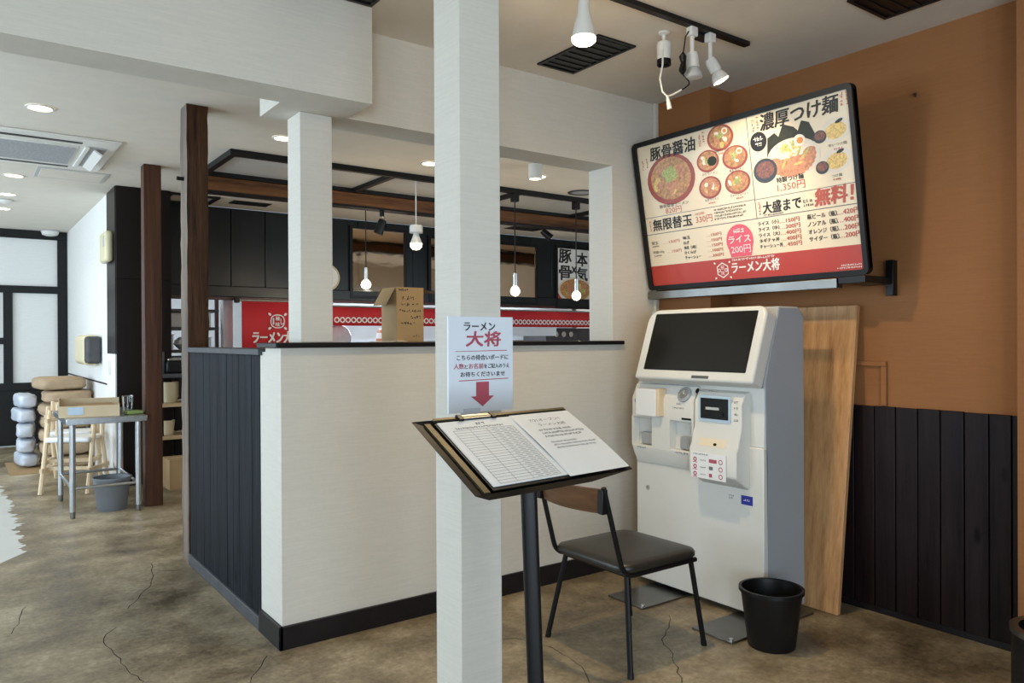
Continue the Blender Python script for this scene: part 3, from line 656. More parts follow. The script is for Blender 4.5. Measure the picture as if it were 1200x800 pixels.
# printed dishes
def bowl(name, cx, cy, rr, rim, fill, ry=.80, egg=False, nori=False, green=True):
    q = MB(); mats = [rim, fill, 'leek', 'pork', 'egg_white', 'egg_yolk', 'nori', 'noodle']
    q.cur = 0; q.disc(cx, cy, rr, rr*ry, .0008, BM, 28); q.cur = 1; q.disc(cx, cy+rr*.03, rr*.84, rr*.84*ry, .0010, BM, 24)
    rn = random.Random(int(cx*1000+cy*77))
    z = .0011
    for k in range(9):
        a = rn.uniform(0, 6.28); d_ = rn.uniform(.2, .6)*rr; q.cur = rn.choice((3, 7, 3, 4)); q.disc(cx+d_*math.cos(a), cy+d_*math.sin(a)*ry, rr*rn.uniform(.12, .24), rr*rn.uniform(.09, .16), z, BM, 10, rn.uniform(0, 3)); z += .00004
    if green:
        for k in range(7): q.cur = 2; q.disc(cx+rn.uniform(-.25, .2)*rr, cy+rn.uniform(-.05, .35)*rr*ry, rr*rn.uniform(.12, .22), rr*rn.uniform(.08, .15), z, BM, 9, rn.uniform(0, 3)); z += .00004
    if nori: q.cur = 6; q.disc(cx+.38*rr, cy-.05*rr, rr*.42, rr*.34, z, BM, 12); z += .00004
    if egg:
        q.cur = 4; q.disc(cx+.38*rr, cy+.35*rr, rr*.24, rr*.2, z, BM, 14); q.cur = 5; q.disc(cx+.38*rr, cy+.35*rr, rr*.13, rr*.11, z+.00004, BM, 12)
    return q.build(name, mats, mbd, smooth=0)
bowl('dish_print', .253, .607, .172, 'bowl_red', 'broth', .80)
bowl('dish_print', .610, .757, .083, 'bowl_red', 'broth', .80, egg=True)
bowl('dish_print', .517, .655, .073, 'bowl_red', 'broth', .78, nori=True)
bowl('dish_print', .687, .643, .078, 'bowl_red', 'broth', .76, egg=True)
bowl('dish_print', .513, .519, .073, 'bowl_red', 'pork', .80, green=False)
bowl('dish_print', .687, .518, .078, 'bowl_red', 'broth', .76)
q = MB(); mats = ['nori', 'bowl_white', 'pork', 'noodle', 'leek', 'egg_white', 'egg_yolk']
q.flat([(.872, .60), (.885, .695), (.925, .712), (.945, .690), (.975, .742), (1.03, .718), (1.05, .696), (1.072, .738), (1.11, .722), (1.145, .640), (1.05, .60)], BM, .0008)
q.cur = 1; q.disc(1.012, .578, .142, .092, .0010, BM, 30, -.05); z = .0011
for k in range(16):
    a = 3.3+k*.21; q.cur = 2; q.disc(1.005+.095*math.cos(a), .583+.062*math.sin(a), .034, .02, z, BM, 10, a); z += .00004
for k in range(5): q.cur = 2; q.disc(.955+.03*k, .55+.003*k, .026, .032, z, BM, 10, .3*k); z += .00004
for k in range(26): q.cur = random.choice((3, 4, 3, 5)); q.disc(1.0+random.gauss(0, .035), .615+random.gauss(0, .022), .026, .006, z, BM, 7, random.uniform(0, 3)); z += .00003
q.cur = 5; q.disc(1.055, .652, .031, .026, z, BM, 18, -.3); q.cur = 6; q.disc(1.057, .650, .017, .015, z+.0001, BM, 14); q.build('dish_print', mats, mbd, smooth=0)
for cx, cy, rr in ((.855, .545, .067), (1.157, .644, .033), (1.155, .505, .033)):
    q = MB(); q.disc(cx, cy, rr, rr*.88, .0014, BM, 24); q.cur = 1; q.disc(cx, cy+.004, rr*.78, rr*.62, .0016, BM, 20); q.build('sauce_print', ['bowl_black', 'dipping'], mbd, smooth=0)
for cx, cy in ((1.235, .660), (1.228, .528)):
    q = MB(); q.disc(cx, cy, .075, .055, .0008, BM, 24, .15); q.cur = 1; q.disc(cx, cy-.004, .052, .036, .0010, BM, 20, .15); q.cur = 2; q.disc(cx+.02, cy+.035, .02, .008, .0011, BM, 10, .3); q.build('dish_print', ['bowl_white', 'noodle', 'nori'], mbd, smooth=0)
q = MB(); q.disc(.833, .690, .047, .047, .0008, BM, 28); q.build('round_badge', 'ink', mbd, smooth=0)
q = MB(); marks(q, .803, .693, .022, .06, BM, Z1); marks(q, .813, .668, .018, .04, BM, Z1)
text(q, 'ラーメン大将', .592, .058, .058, .285, BM, .04, slant=.08, z=Z1); marks(q, .60, .122, .012, .26, BM, Z1)
# emblem: hexagon-like ring with three small signs and four drops
q.sep(); ex, ey = .535, .080
for k in range(6):
    a = R(60*k+30); b_ = R(60*k+90)
    for s_ in (1.0,):
        p1, p2 = (ex+.042*math.cos(a), ey+.042*math.sin(a)), (ex+.042*math.cos(b_), ey+.042*math.sin(b_))
        q.flat([p1, p2, (ex+.036*math.cos(b_), ey+.036*math.sin(b_)), (ex+.036*math.cos(a), ey+.036*math.sin(a))], BM, Z1)
text(q, '極', ex, ey+.004, .022, .022, BM, .02, 'c', z=Z1); text(q, '味', ex, ey-.026, .022, .022, BM, .02, 'c', z=Z1)
q.ring(ex-.022, ey, .006, .010, Z1, BM, 10); q.ring(ex+.022, ey, .006, .010, Z1, BM, 10)
for sx in (-1, 1):
    for sy in (-1, 1): q.disc(ex+sx*.048, ey+sy*.040, .007, .005, Z1, BM, 8, sx*sy*.6)
marks(q, .662, .262, .024, .07, BM, .0026, 'c')
text(q, 'ライス', .662, .214, .036, .135, BM, .03, 'c', z=.0026)
text(q, '200円', .664, .160, .040, .12, BM, .02, 'c', z=.0026)
marks(q, 1.20, .047, .008, .10, BM, Z1); marks(q, 1.18, .035, .008, .12, BM, Z1)
q.build('white_lettering', 'ink_white', mbd, smooth=0)
q = MB(); q.disc(.662, .225, .083, .083, .0018, BM, 32); q.flat([(.60, .142), (.725, .142), (.735, .18), (.59, .18)], BM, .0017); q.build('pink_badge', 'menu_pink', mbd, smooth=0)
q = MB()
text(q, '豚骨醤油', .123, .728, .072, .320, BM, .035, slant=.1, z=Z1); text(q, '濃厚つけ麺', .850, .735, .078, .405, BM, .035, slant=.1, z=Z1)
text(q, '無限替玉', .083, .338, .064, .285, BM, .035, slant=.05, z=Z1); text(q, '大盛まで', .818, .338, .058, .21, BM, .035, slant=.06, z=Z1)
marks(q, .822, .326, .009, .11, BM, Z1)
text(q, '特製つけ麺', .912, .474, .026, .145, BM, .025, z=Z1); text(q, '豚骨醤油ラーメン', .150, .458, .020, .21, BM, .02, z=Z1)
for s, x, y, w in (('特製ラーメン', .612, .686, .09), ('のりラーメン', .522, .584, .10), ('味玉ラーメン', .69, .574, .09), ('ねぎラーメン', .516, .450, .09), ('チャーシューメン', .69, .448, .11), ('辛いつけ麺', 1.238, .588, .09), ('つけ麺', 1.222, .452, .05)):
    text(q, s, x, y, .014, w, BM, .015, 'c', z=Z1)
for i, s in enumerate(('味玉', 'ねぎ', '海苔（5枚）', 'きくらげ', 'チャーシュー')): text(q, s, .292, .268-i*.0275, .018, (.05, .04, .085, .08, .11)[i], BM, .03, z=Z1)
text(q, '替玉', .056, .262, .018, .05, BM, .02, z=Z1); marks(q, .060, .246, .010, .05, BM, Z1); text(q, '特盛100g', .060, .208, .018, .085, BM, .02, z=Z1); marks(q, .064, .192, .010, .06, BM, Z1)
for i, s in enumerate(('ライス（小）', 'ライス（中）', 'ライス（大）', 'ネギチャ丼', 'チャーシュー丼')): text(q, s, .780, .283-i*.0285, .020, (.12, .12, .12, .115, .13)[i], BM, .03, z=Z1)
for i, s in enumerate(('瓶ビール（瓶）', 'ノンアル（瓶）', 'オレンジ（瓶）', 'サイダー（瓶）')): text(q, s, 1.054, .280-i*.035, .024, .15, BM, .025, z=Z1)
for i in range(4): marks(q, .52, .393-i*.016, .011, .20-.02*(i % 2), BM, Z1)
marks(q, 1.04, .360, .016, .05, BM, Z1); marks(q, 1.04, .342, .012, .055, BM, Z1)
q.build('black_lettering', 'ink', mbd, smooth=0)
q = MB()
text(q, '1,350円', .912, .430, .040, .148, BM, .02, z=Z1); text(q, '820円', .190, .422, .034, .115, BM, .02, z=Z1); text(q, '10分制', .395, .386, .016, .06, BM, .01, z=Z1); text(q, '330円', .395, .344, .038, .11, BM, .015, z=Z1)
text(q, '無料！', 1.100, .335, .080, .186, BM, .05, slant=.12, z=Z1)
for x, y in ((.612, .672), (.522, .568), (.69, .560), (.516, .434), (.69, .433), (1.238, .570), (1.222, .436)): marks(q, x, y, .011, .045, BM, Z1, 'c')
for i, s in enumerate(('150円', '150円', '150円', '100円', '300円')): text(q, '…'+s, .452, .265-i*.0275, .017, .10, BM, .03, z=Z1)
text(q, '…150円', .150, .258, .018, .115, BM, .012, z=Z1); text(q, '…150円', .170, .204, .018, .10, BM, .012, z=Z1)
for i, s in enumerate(('150円', '200円', '400円', '400円', '450円')): text(q, '…'+s, .905, .280-i*.0285, .022, .108, BM, .03, z=Z1)
for i, s in enumerate(('420円', '400円', '200円', '200円')): text(q, '…'+s, 1.205, .280-i*.035, .026, .108, BM, .03, z=Z1)
for x, y, s in ((.062, .745, .013), (.095, .752, .013), (.478, .80, .014), (.505, .81, .014), (.812, .80, .014), (.838, .81, .014), (1.275, .815, .014), (1.302, .815, .014)):
    marks(q, x, y, s, s*4.3, BM, Z1, vertical=True)
marks(q, .064, .400, .014, .06, BM, Z1, vertical=True); marks(q, .800, .400, .013, .065, BM, Z1, vertical=True)
q.build('red_lettering', 'menu_price', mbd, smooth=0)
# rail and bracket that carry the board
rl = thing('board_rail', 'black metal rail bracket under the menu board on orange wall', 'bracket', (3.40, 2.45, 1.545))
BX(3.285, 3.335, 1.96, 3.145, 1.530, 1.574).build('rail', 'steel_dark', rl, bevel=.002)
BX(3.29, 3.547, 1.825, 1.955, 1.548, 1.580).build('bracket_arm', 'black_metal', rl, bevel=.002)
BX(3.505, 3.547, 1.812, 1.846, 1.495, 1.660).build('wall_plate', 'black_metal', rl, bevel=.002)
BX(3.29, 3.37, 2.95, 2.98, 1.535, 1.572).build('bracket_arm', 'black_metal', rl, bevel=.002)
MB().tube([(3.547, 1.725, 2.40), (3.515, 1.72, 2.405), (3.51, 1.705, 2.40)], .004, 8).build('wall_hook', 'steel_dark', rl)
# ================================================================== CEILING FITTINGS OVER THE ENTRANCE
def lamp(kind, loc, power, col, size=.04, rot=None, spot=None, blend=.6):
    l = bpy.data.lights.new('lamp_light', kind); l.energy = power; l.color = col
    if kind == 'SPOT': l.spot_size = spot; l.spot_blend = blend
    l.shadow_soft_size = size
    return l
def add_light(l, parent, loc, aim=None):
    o = bpy.data.objects.new('light_source', l); COL.objects.link(o); o.parent = parent
    off = parent.matrix_basis.translation; o.location = Vector(loc)-off
    if aim is not None: o.rotation_euler = (Vector(aim)-Vector(loc)).to_track_quat('-Z', 'Y').to_euler()
    return o
WARM = (1.0, .74, .42)
tk = thing('lighting_track', 'black lighting track on the ceiling near orange wall', 'track', (2.3, 2.245, CE))
BX(1.60, 3.016, 2.228, 2.262, CE-.020, CE).build('rail', 'black_metal', tk, bevel=.002)
BX(2.70, 2.79, 2.262, 2.32, CE-.03, CE).build('feed_box', 'black_metal', tk, bevel=.002)
# large reflector bulb on the track
b1 = thing('reflector_lamp', 'big white reflector bulb glowing on ceiling track, largest of the three lamps', 'lamp', (1.993, 2.245, CE-.02))
X, Y = 1.993, 2.245
BX(X-.02, X+.02, Y-.018, Y+.018, CE-.055, CE-.02).build('adapter', 'white_plastic', b1, bevel=.004)
MB().lathe([(0, 2.64), (.020, 2.64), (.022, 2.60), (.024, 2.575), (.036, 2.535), (.044, 2.50), (.0475, 2.478)], 28, Matrix.Translation((X, Y, 0))).build('bulb_body', 'white_plastic', b1)
MB().lathe([(.0475, 2.478), (.046, 2.464), (.036, 2.455), (0, 2.452)], 28, Matrix.Translation((X, Y, 0))).build('bulb_face', 'warm_glow', b1)
add_light(lamp('SPOT', None, 58, WARM, .045, spot=R(162), blend=1.0), b1, (X, Y, 2.440), (X+.27, Y-.02, 1.55))
add_light(lamp('POINT', None, 3.0, WARM, .045), b1, (X, Y, 2.425))
# two small white track spots
def track_spot(label, x, tilt, lit):
    t = thing('track_spotlight', label, 'spotlight', (x, 2.245, CE-.02), group='small white track spotlights')
    BX(x-.022, x+.022, 2.228, 2.262, CE-.062, CE-.02).build('adapter', 'white_plastic', t, bevel=.005)
    MB().cyl((x, 2.245, CE-.062), (x, 2.245, CE-.135), .0095).build('stem', 'white_plastic', t)
    M = Matrix.Translation((x, 2.245, CE-.14)) @ Matrix.Rotation(tilt, 4, Vector((math.cos(yaw), math.sin(yaw), 0)))
    MB().lathe([(0, .008), (.022, .006), (.026, -.01), (.026, -.058), (.0, -.058)], 22, M).build('socket', 'white_plastic', t)
    MB().lathe([(.020, -.058), (.026, -.066), (.036, -.088), (.038, -.10), (.034, -.105)], 24, M).build('bulb_rim', 'white_plastic' if lit else 'light_grey', t)
    MB().lathe([(.036, -.104), (.02, -.109), (0, -.110)], 24, M).build('bulb_face', 'warm_glow' if lit else 'light_grey', t)
    return t, M
track_spot('unlit white track spotlight with a black cord switch hanging beside it', 2.628, R(-4), False)
t2, M2 = track_spot('lit white track spotlight nearest the orange wall', 2.750, R(-28), True)
p = M2 @ Vector((0, 0, -.118)); aim = M2 @ Vector((0, 0, -1))
add_light(lamp('SPOT', None, 19, WARM, .03, spot=R(88), blend=.7), t2, p, (3.3, 2.45, 1.9))
# security camera
cc = thing('security_camera', 'small white cylindrical security camera on ceiling beside the track', 'camera', (2.607, 2.391, CE))
cM_ = Matrix.Translation((2.607, 2.391, 0))
MB().lathe([(0, CE), (.026, CE), (.026, CE-.008), (.010, CE-.014), (.008, CE-.03), (0, CE-.03)], 22, cM_).build('mount', 'white_plastic', cc)
MB().cyl((2.607, 2.391, CE-.01), (2.605, 2.389, CE-.05), .007).build('stem', 'white_plastic', cc)
MB().lathe([(0, CE-.045), (.030, CE-.047), (.033, CE-.055), (.031, CE-.13), (.0, CE-.13)], 24, cM_).build('housing', 'white_plastic', cc)
MB().lathe([(.032, CE-.125), (.032, CE-.15), (.028, CE-.152), (.026, CE-.135), (0, CE-.135)], 24, cM_).build('lens_hood', 'black_plastic', cc)
# cord with inline switch and white plug
cd = thing('power_cord', 'thin cord with black inline switch and white plug dangling from track', 'cord', (2.60, 2.26, CE-.08))
MB().tube([(2.612, 2.245, 2.655), (2.590, 2.25, 2.62), (2.582, 2.25, 2.575), (2.575, 2.25, 2.545)], .003, 8).build('upper_cord', 'black_plastic', cd)
MB().tube([(2.575, 2.25, 2.548), (2.572, 2.25, 2.53), (2.576, 2.25, 2.505), (2.570, 2.25, 2.47), (2.572, 2.25, 2.452)], [.007, .022, .016, .022, .007], 12, .75).build('inline_switch', 'black_plastic', cd)
MB().tube([(2.572, 2.25, 2.452), (2.60, 2.24, 2.425), (2.60, 2.24, 2.41), (2.575, 2.245, 2.39), (2.555, 2.255, 2.378)], .003, 8).build('lower_cord', 'black_plastic', cd)
MB().tube([(2.563, 2.25, 2.384), (2.53, 2.27, 2.362), (2.505, 2.28, 2.352), (2.486, 2.29, 2.372), (2.482, 2.30, 2.43), (2.51, 2.31, 2.50), (2.545, 2.34, 2.58)], .0042, 8).build('white_cord', 'white_plastic', cd)
MB().tube([(2.505, 2.28, 2.356), (2.508, 2.275, 2.325), (2.512, 2.272, 2.297)], [.005, .009, .011], 10).build('plug', 'white_plastic', cd)
# flush black ceiling vents
def vent(label, x0, x1, y0, y1, slats=8):
    v = thing('ceiling_vent', label, 'vent', ((x0+x1)/2, (y0+y1)/2, CE), group='black ceiling vents')
    q = MB(); w = .016
    q.box(x0, x1, y0, y0+w, CE-.008, CE); q.box(x0, x1, y1-w, y1, CE-.008, CE); q.box(x0, x0+w, y0+w, y1-w, CE-.008, CE); q.box(x1-w, x1, y0+w, y1-w, CE-.008, CE)
    q.build('frame', 'black_metal', v); BX(x0+w, x1-w, y0+w, y1-w, CE-.002, CE-.0005).build('backing', 'black_plastic', v)
    sp = (y1-y0-2*w)/slats
    for i in range(slats): BX(x0+w, x1-w, y0+w+sp*(i+.2), y0+w+sp*(i+.55), CE-.006, CE-.002).build('slat', 'black_plastic', v)
vent('black louvred ceiling vent beside the big reflector bulb', 2.376, 2.616, 2.575, 3.03)
vent('black ceiling vent touching the papered beam at the top left', .98, 1.405, 2.44, 2.905)
vent('black ceiling vent at the top right corner near orange wall', 2.975, 3.275, 1.27, 1.725)
# ================================================================== DINING AREA
# ---- posts and decorative beam
def rough_post(name, label, x0, x1, y0, y1, z1, mats, jit, nz=40):
    rn = random.Random(3); q = MB(); rings = []; vs = []; fs = []; m = 4
    prof = []
    for (ax, ay), (bx, by) in zip(((x0, y0), (x1, y0), (x1, y1), (x0, y1)), ((x1, y0), (x1, y1), (x0, y1), (x0, y0))):
        for k in range(m): prof.append((ax+(bx-ax)*k/m, ay+(by-ay)*k/m))
    n = len(prof); cx, cy = (x0+x1)/2, (y0+y1)/2
    for j in range(nz+1):
        z = z1*j/nz
        for i, (x, y) in enumerate(prof):
            s = 1-jit*rn.random()*(2.2 if i % m == 0 else 1)
            vs.append((cx+(x-cx)*s, cy+(y-cy)*s, z))
    for j in range(nz):
        for i in range(n): fs.append((j*n+i, j*n+(i+1) % n, (j+1)*n+(i+1) % n, (j+1)*n+i))
    fs += [tuple(range(n-1, -1, -1)), tuple(range(nz*n, nz*n+n))]
    q.add(vs, fs)
    return q, n, nz, m
q, n, nz, m = rough_post('', '', 1.098, 1.222, 4.725, 4.885, CE-.002, None, .035)
for j in range(nz):
    for i in range(n):
        if i >= 3*m: q.mi[j*n+i] = 1
tp = thing('timber_post', 'rough hewn dark timber post at the end of the charcoal board half wall', 'post', (1.16, 4.80, 0))
q.build('shaft', ['old_post', 'weathered'], tp, smooth=25)
MB().cyl((1.06, 4.80, 2.26), (1.10, 4.80, 2.26), .012, n=10).build('peg', 'black_metal', tp)
tag(BX(1.198, 1.326, 6.52, 6.64, 0, CE-.001).build('timber_post', 'stain_post', bevel=.006), 'smooth brown timber post standing beside the steel work table', 'post')
bm = thing('timber_beam', 'brown timber beam hung below black ceiling frame in dining area', 'beam', (4.6, 6.52, 2.525))
BX(1.60, 7.99, 6.47, 6.58, 2.527, 2.645).build('timber', 'beam_wood', bm, bevel=.006)
BX(1.60, 7.99, 6.462, 6.588, 2.513, 2.528).build('lower_strip', 'black_paint', bm)
fr = thing('ceiling_frame', 'black timber ladder frame on dining ceiling above the brown beam', 'ceiling frame', (4.6, 6.1, CE))
for y0, y1 in ((5.655, 5.705),): BX(1.615, 7.99, y0, y1, CE-.045, CE).build('rail', 'black_paint', fr, bevel=.002)
BX(1.615, 7.99, 6.46, 6.59, CE-.044, CE).build('rail', 'black_paint', fr, bevel=.002)
for x in (1.615, 2.925, 4.24, 5.52, 6.8): BX(x, x+.05, 5.705, 6.46, CE-.043, CE).build('crossbar', 'black_paint', fr, bevel=.002)
for x0, x1 in ((1.665, 2.925), (2.975, 4.24), (4.29, 5.52), (5.57, 6.8)): BX(x0, x1, 5.705, 6.46, CE-.008, CE).build('infill_panel', 'light_grey', fr)
f2 = thing('ceiling_frame', 'small black ceiling frame close to the kitchen board wall', 'ceiling frame', (1.6, 7.86, CE))
for a in ((1.10+.53, 2.08, 7.62, 7.65), (1.63, 2.08, 8.075, 8.105), (2.05, 2.08, 7.65, 8.075), (1.63, 1.66, 7.65, 8.075)): BX(*a, CE-.02, CE).build('bar', 'black_paint', f2)
vent('black ceiling vent right of the small ceiling frame, before kitchen wall', 2.235, 2.61, 7.71, 7.90, 4)
vent('black ceiling vent above the bronze mirrors in dining area', 5.55, 6.0, 7.30, 7.75, 5)
# ---- ceiling air conditioner, hatch, downlights, detector
ac = thing('ceiling_air_conditioner', 'white square cassette air conditioner set in the dining ceiling', 'air conditioner', (.42, 6.44, CE))
BX(-.12, .95, 5.90, 6.98, CE-.018, CE).build('casing', 'white_plastic', ac, bevel=.008)
BX(.12, .715, 6.13, 6.75, CE-.028, CE-.015).build('grille_panel', 'white_plastic', ac, bevel=.006)
for i in range(22): BX(.135, .70, 6.150+i*.027, 6.150+i*.027+.014, CE-.033, CE-.027).build('slat', 'grille', ac)
BX(.05, .72, 6.00, 6.045, CE-.021, CE-.0165).build('outlet', 'black_plastic', ac); BX(.05, .72, 6.86, 6.90, CE-.021, CE-.0165).build('outlet', 'black_plastic', ac)
BX(.775, .885, 6.10, 6.80, CE-.021, CE-.0165).build('outlet', 'grille', ac)
q = MB(); q.box(-.032, .032, -.30, .30, -.006, .006, Matrix.Translation((.835, 6.45, CE-.045)) @ Matrix.Rotation(R(35), 4, 'Y')); q.build('louvre', 'white_plastic', ac)
BX(.745, .775, 6.10, 6.80, CE-.035, CE-.018).build('louvre_rail', 'white_plastic', ac, bevel=.004)
ht = thing('ceiling_hatch', 'flat white access hatch with grey rim in the ceiling beyond the air conditioner', 'hatch', (.80, 7.30, CE))
BX(.535, 1.05, 7.10, 7.52, CE-.006, CE).build('rim', 'light_grey', ht, bevel=.002); BX(.565, 1.02, 7.135, 7.485, CE-.009, CE-.004).build('door', 'ceiling_paper', ht)
def downlight(label, x, y, power, surface=False, r_=.065):
    dl = thing('downlight', label, 'downlight', (x, y, CE), group='round warm downlights in dining ceiling')
    T = Matrix.Translation((x, y, CE))
    if surface:
        MB().lathe([(0, 0), (.055, 0), (.055, -.115), (.048, -.115), (.046, -.10)], 26, T).build('can', 'white_plastic', dl)
        MB().lathe([(.047, -.104), (0, -.104)], 26, T).build('lens', 'downlight_glow', dl); zz = CE-.125
    else:
        MB().lathe([(r_+.012, -.0005), (r_+.012, -.006), (r_, -.008), (r_-.004, -.003)], 28, T).build('trim_ring', 'white_plastic', dl)
        MB().lathe([(r_, -.004), (0, -.005)], 28, T).build('lens', 'downlight_glow', dl); zz = CE-.02
    if power: add_light(lamp('SPOT', None, power, (1.0, .84, .62), .06, spot=R(125), blend=.8), dl, (x, y, zz), (x, y, 0))
downlight('round downlight nearest the papered beam, left of the timber posts', .415, 5.314, 14)
downlight('round downlight just left of the ceiling hatch', .405, 7.60, 14)
downlight('round downlight in ceiling second from the far wall', .405, 8.60, 12)
downlight('round downlight in ceiling nearest the far black and white wall', .41, 9.545, 12)
downlight('round downlight in dining ceiling beside the ledge column', 1.83, 5.156, 12)
downlight('round downlight in dining ceiling partly behind the foreground column', 3.03, 5.233, 12)
downlight('white can downlight mounted below the dining ceiling seen through right opening', 3.74, 4.80, 14, True)
downlight('round downlight just behind the white can downlight', 4.03, 5.13, 0)
sk = thing('smoke_detector', 'white round detector on the ceiling against the far wall', 'detector', (.968, 11.14, CE))
MB().lathe([(0, 0), (.095, 0), (.10, -.015), (.085, -.055), (.05, -.068), (0, -.07)], 26, Matrix.Translation((.968, 11.14, CE))).build('body', 'white_plastic', sk)
MB().lathe([(.10, 0), (.11, -.004), (.10, -.016)], 26, Matrix.Translation((.968, 11.14, CE))).build('base_ring', 'light_grey', sk)
s2 = thing('smoke_detector', 'small white detector between the far downlights', 'detector', (.41, 8.95, CE)); MB().lathe([(0, 0), (.06, 0), (.06, -.02), (.03, -.04), (0, -.04)], 22, Matrix.Translation((.41, 8.95, CE))).build('body', 'white_plastic', s2)
MB().lathe([(.06, 0), (.068, -.003), (.06, -.012)], 22, Matrix.Translation((.41, 8.95, CE))).build('base_ring', 'light_grey', s2)
sp = thing('ceiling_speaker', 'round dark ringed speaker in dining ceiling at the right jamb', 'speaker', (4.80, 5.45, CE))
MB().lathe([(.13, 0), (.13, -.008), (.105, -.010), (.10, -.002)], 28, Matrix.Translation((4.80, 5.45, CE))).build('ring', 'cap_grey', sp); MB().lathe([(.102, -.003), (0, -.004)], 28, Matrix.Translation((4.80, 5.45, CE))).build('mesh', 'grille', sp)
# ---- pendants
def pendant(label, x, y, zb, r_=.032, top=CE, adapter=False, sock='steel', power=6, hood=False):
    p = thing('pendant_lamp', label, 'pendant lamp', (x, y, top), group='bare bulb pendant lamps')
    T = Matrix.Translation((x, y, zb))
    MB().tube([(x, y, top-.005), (x, y, zb+.10)], .0055, 8).build('cord', 'white_plastic' if hood else 'black_plastic', p)
    if adapter: BX(x-.03, x+.03, y-.03, y+.03, top-.12, top-.045).build('adapter', 'black_metal', p, bevel=.004)
    if hood:
        MB().lathe([(0, .13), (.05, .13), (.056, .115), (.056, .075), (.05, .065), (0, .06)], 24, T).build('socket', 'white_plastic', p)
        MB().lathe([(.056, .062), (.056, .072), (.0, .066)], 24, T).build('collar', 'light_grey', p)
        MB().lathe([(.02, .064), (.030, .03), (.052, -.025)], 24, T).build('bulb_neck', 'white_plastic', p); MB().lathe([(.052, -.025), (.048, -.055), (.028, -.075), (0, -.08)], 24, T).build('bulb', 'warm_soft', p)
    else:
        MB().lathe([(0, .16), (.022, .155), (.024, .04), (.02, .035), (0, .035)], 18, T).build('socket', sock, p)
        MB().lathe([(.016, .04), (r_*.8, .018), (r_, -.010), (r_*.85, -.035), (r_*.4, -.052), (0, -.056)], 22, T).build('bulb', 'warm_soft', p)
    add_light(lamp('POINT', None, power, (1.0, .76, .44), .05), p, (x, y, zb-.13))
pendant('bare bulb pendant hanging between ledge column and foreground column, above the box', 3.264, 6.9, 1.855, .05, power=7)
pendant('large white socket pendant beside the foreground column', 3.176, 5.73, 2.145, hood=True, power=7)
pendant('bare bulb pendant just right of the foreground column', 4.185, 5.68, 1.755, .045, adapter=True, power=6)
pendant('bare bulb pendant in front of the noodle poster', 4.93, 5.68, 1.735, .045, adapter=True, power=6)
def black_spot(label, x, y, top, tilt):
    t = thing('black_spotlight', label, 'spotlight', (x, y, top), group='black spotlights in dining area')
    MB().cyl((x, y, top), (x, y, top-.05), .022).build('adapter', 'black_metal', t)
    MB().tube([(x, y, top-.05), (x+.03, y, top-.07), (x, y, top-.10)], .008, 8).build('yoke', 'chrome', t)
    M = Matrix.Translation((x, y, top-.11)) @ Matrix.Rotation(tilt, 4, Vector((math.cos(yaw), math.sin(yaw), 0)))
    MB().lathe([(0, .03), (.035, .03), (.040, .0), (.045, -.11), (.040, -.11), (.036, -.09), (0, -.085)], 22, M).build('head', 'black_metal', t)
black_spot('black spotlight fixed under the brown timber beam', 3.253, 6.525, 2.513, R(20))
black_spot('black spotlight by the ceiling vent above the mirrors', 5.70, 7.15, CE, R(-50))
add_light(lamp('SPOT', None, 9, (1.0, .88, .72), .03, spot=R(75), blend=.5), bpy.data.objects['black_spotlight.001'], (5.80, 7.25, CE-.20), (7.05, 8.17, 2.1))  # beam added to brighten the noodle poster
# ---- framed panels on the kitchen board wall
def framed(name, label, cat, x0, x1, z0, z1, mat):
    t = thing(name, label, cat, ((x0+x1)/2, 8.19, z0)); w = .035
    BX(x0, x1, 8.165, 8.195, z0, z0+w).build('frame_bar', 'black_metal', t); BX(x0, x1, 8.165, 8.195, z1-w, z1).build('frame_bar', 'black_metal', t)
    BX(x0, x0+w, 8.165, 8.195, z0+w, z1-w).build('frame_bar', 'black_metal', t); BX(x1-w, x1, 8.165, 8.195, z0+w, z1-w).build('frame_bar', 'black_metal', t)
    BX(x0+w, x1-w, 8.178, 8.190, z0+w, z1-w).build('mirror_glass' if 'mirror' in name else 'print', mat, t); return t
framed('wall_mirror', 'bronze tinted framed mirror on board wall above the cardboard box', 'mirror', 3.665, 4.40, 1.78, 2.62, 'bronze_mirror')
framed('wall_mirror', 'bronze tinted framed mirror on board wall right of the foreground column', 'mirror', 4.70, 6.40, 1.76, 2.58, 'bronze_mirror')
po = framed('noodle_poster', 'white poster with black brush characters over a noodle bowl, at right jamb', 'poster', 6.72, 7.44, 1.73, 2.60, 'paper')
PM = plane_M((6.755, 8.1765, 1.765), (1, 0, 0), (0, 0, 1)); pw, ph = .65, .80
q = MB(); text(q, '豚', .03, .60, .19, .22, PM, .045); text(q, '骨', .03, .36, .20, .22, PM, .045); text(q, '本', .36, .57, .19, .19, PM, .045); text(q, '気', .36, .36, .19, .19, PM, .045); text(q, '×', .26, .46, .10, .085, PM, .04); q.build('black_lettering', 'ink', po, smooth=0)
q = MB(); q.box(0, pw, 0, .17, 0, .001, PM); q.build('red_band', 'menu_red', po)
q = MB(); q.disc(.325, .22, .32, .185, .0018, PM, 36); q.cur = 1; q.disc(.325, .23, .285, .15, .0022, PM, 32)
for k in range(22): q.cur = random.choice((2, 3, 4, 3)); q.disc(.325+random.gauss(0, .10), .23+random.gauss(0, .05), .06, .03, .0024+k*.0001, PM, 9, random.uniform(0, 3))
q.build('dish_print', ['bowl_white', 'broth', 'pork', 'noodle', 'leek'], po, smooth=0)
q = MB(); text(q, 'ラーメン大将', .30, .025, .035, .20, PM, .03, z=.002); q.build('white_lettering', 'ink_white', po, smooth=0)
wc = thing('wall_clock', 'round white wall clock half hidden behind ledge column', 'clock', (3.38, 8.15, 2.0))
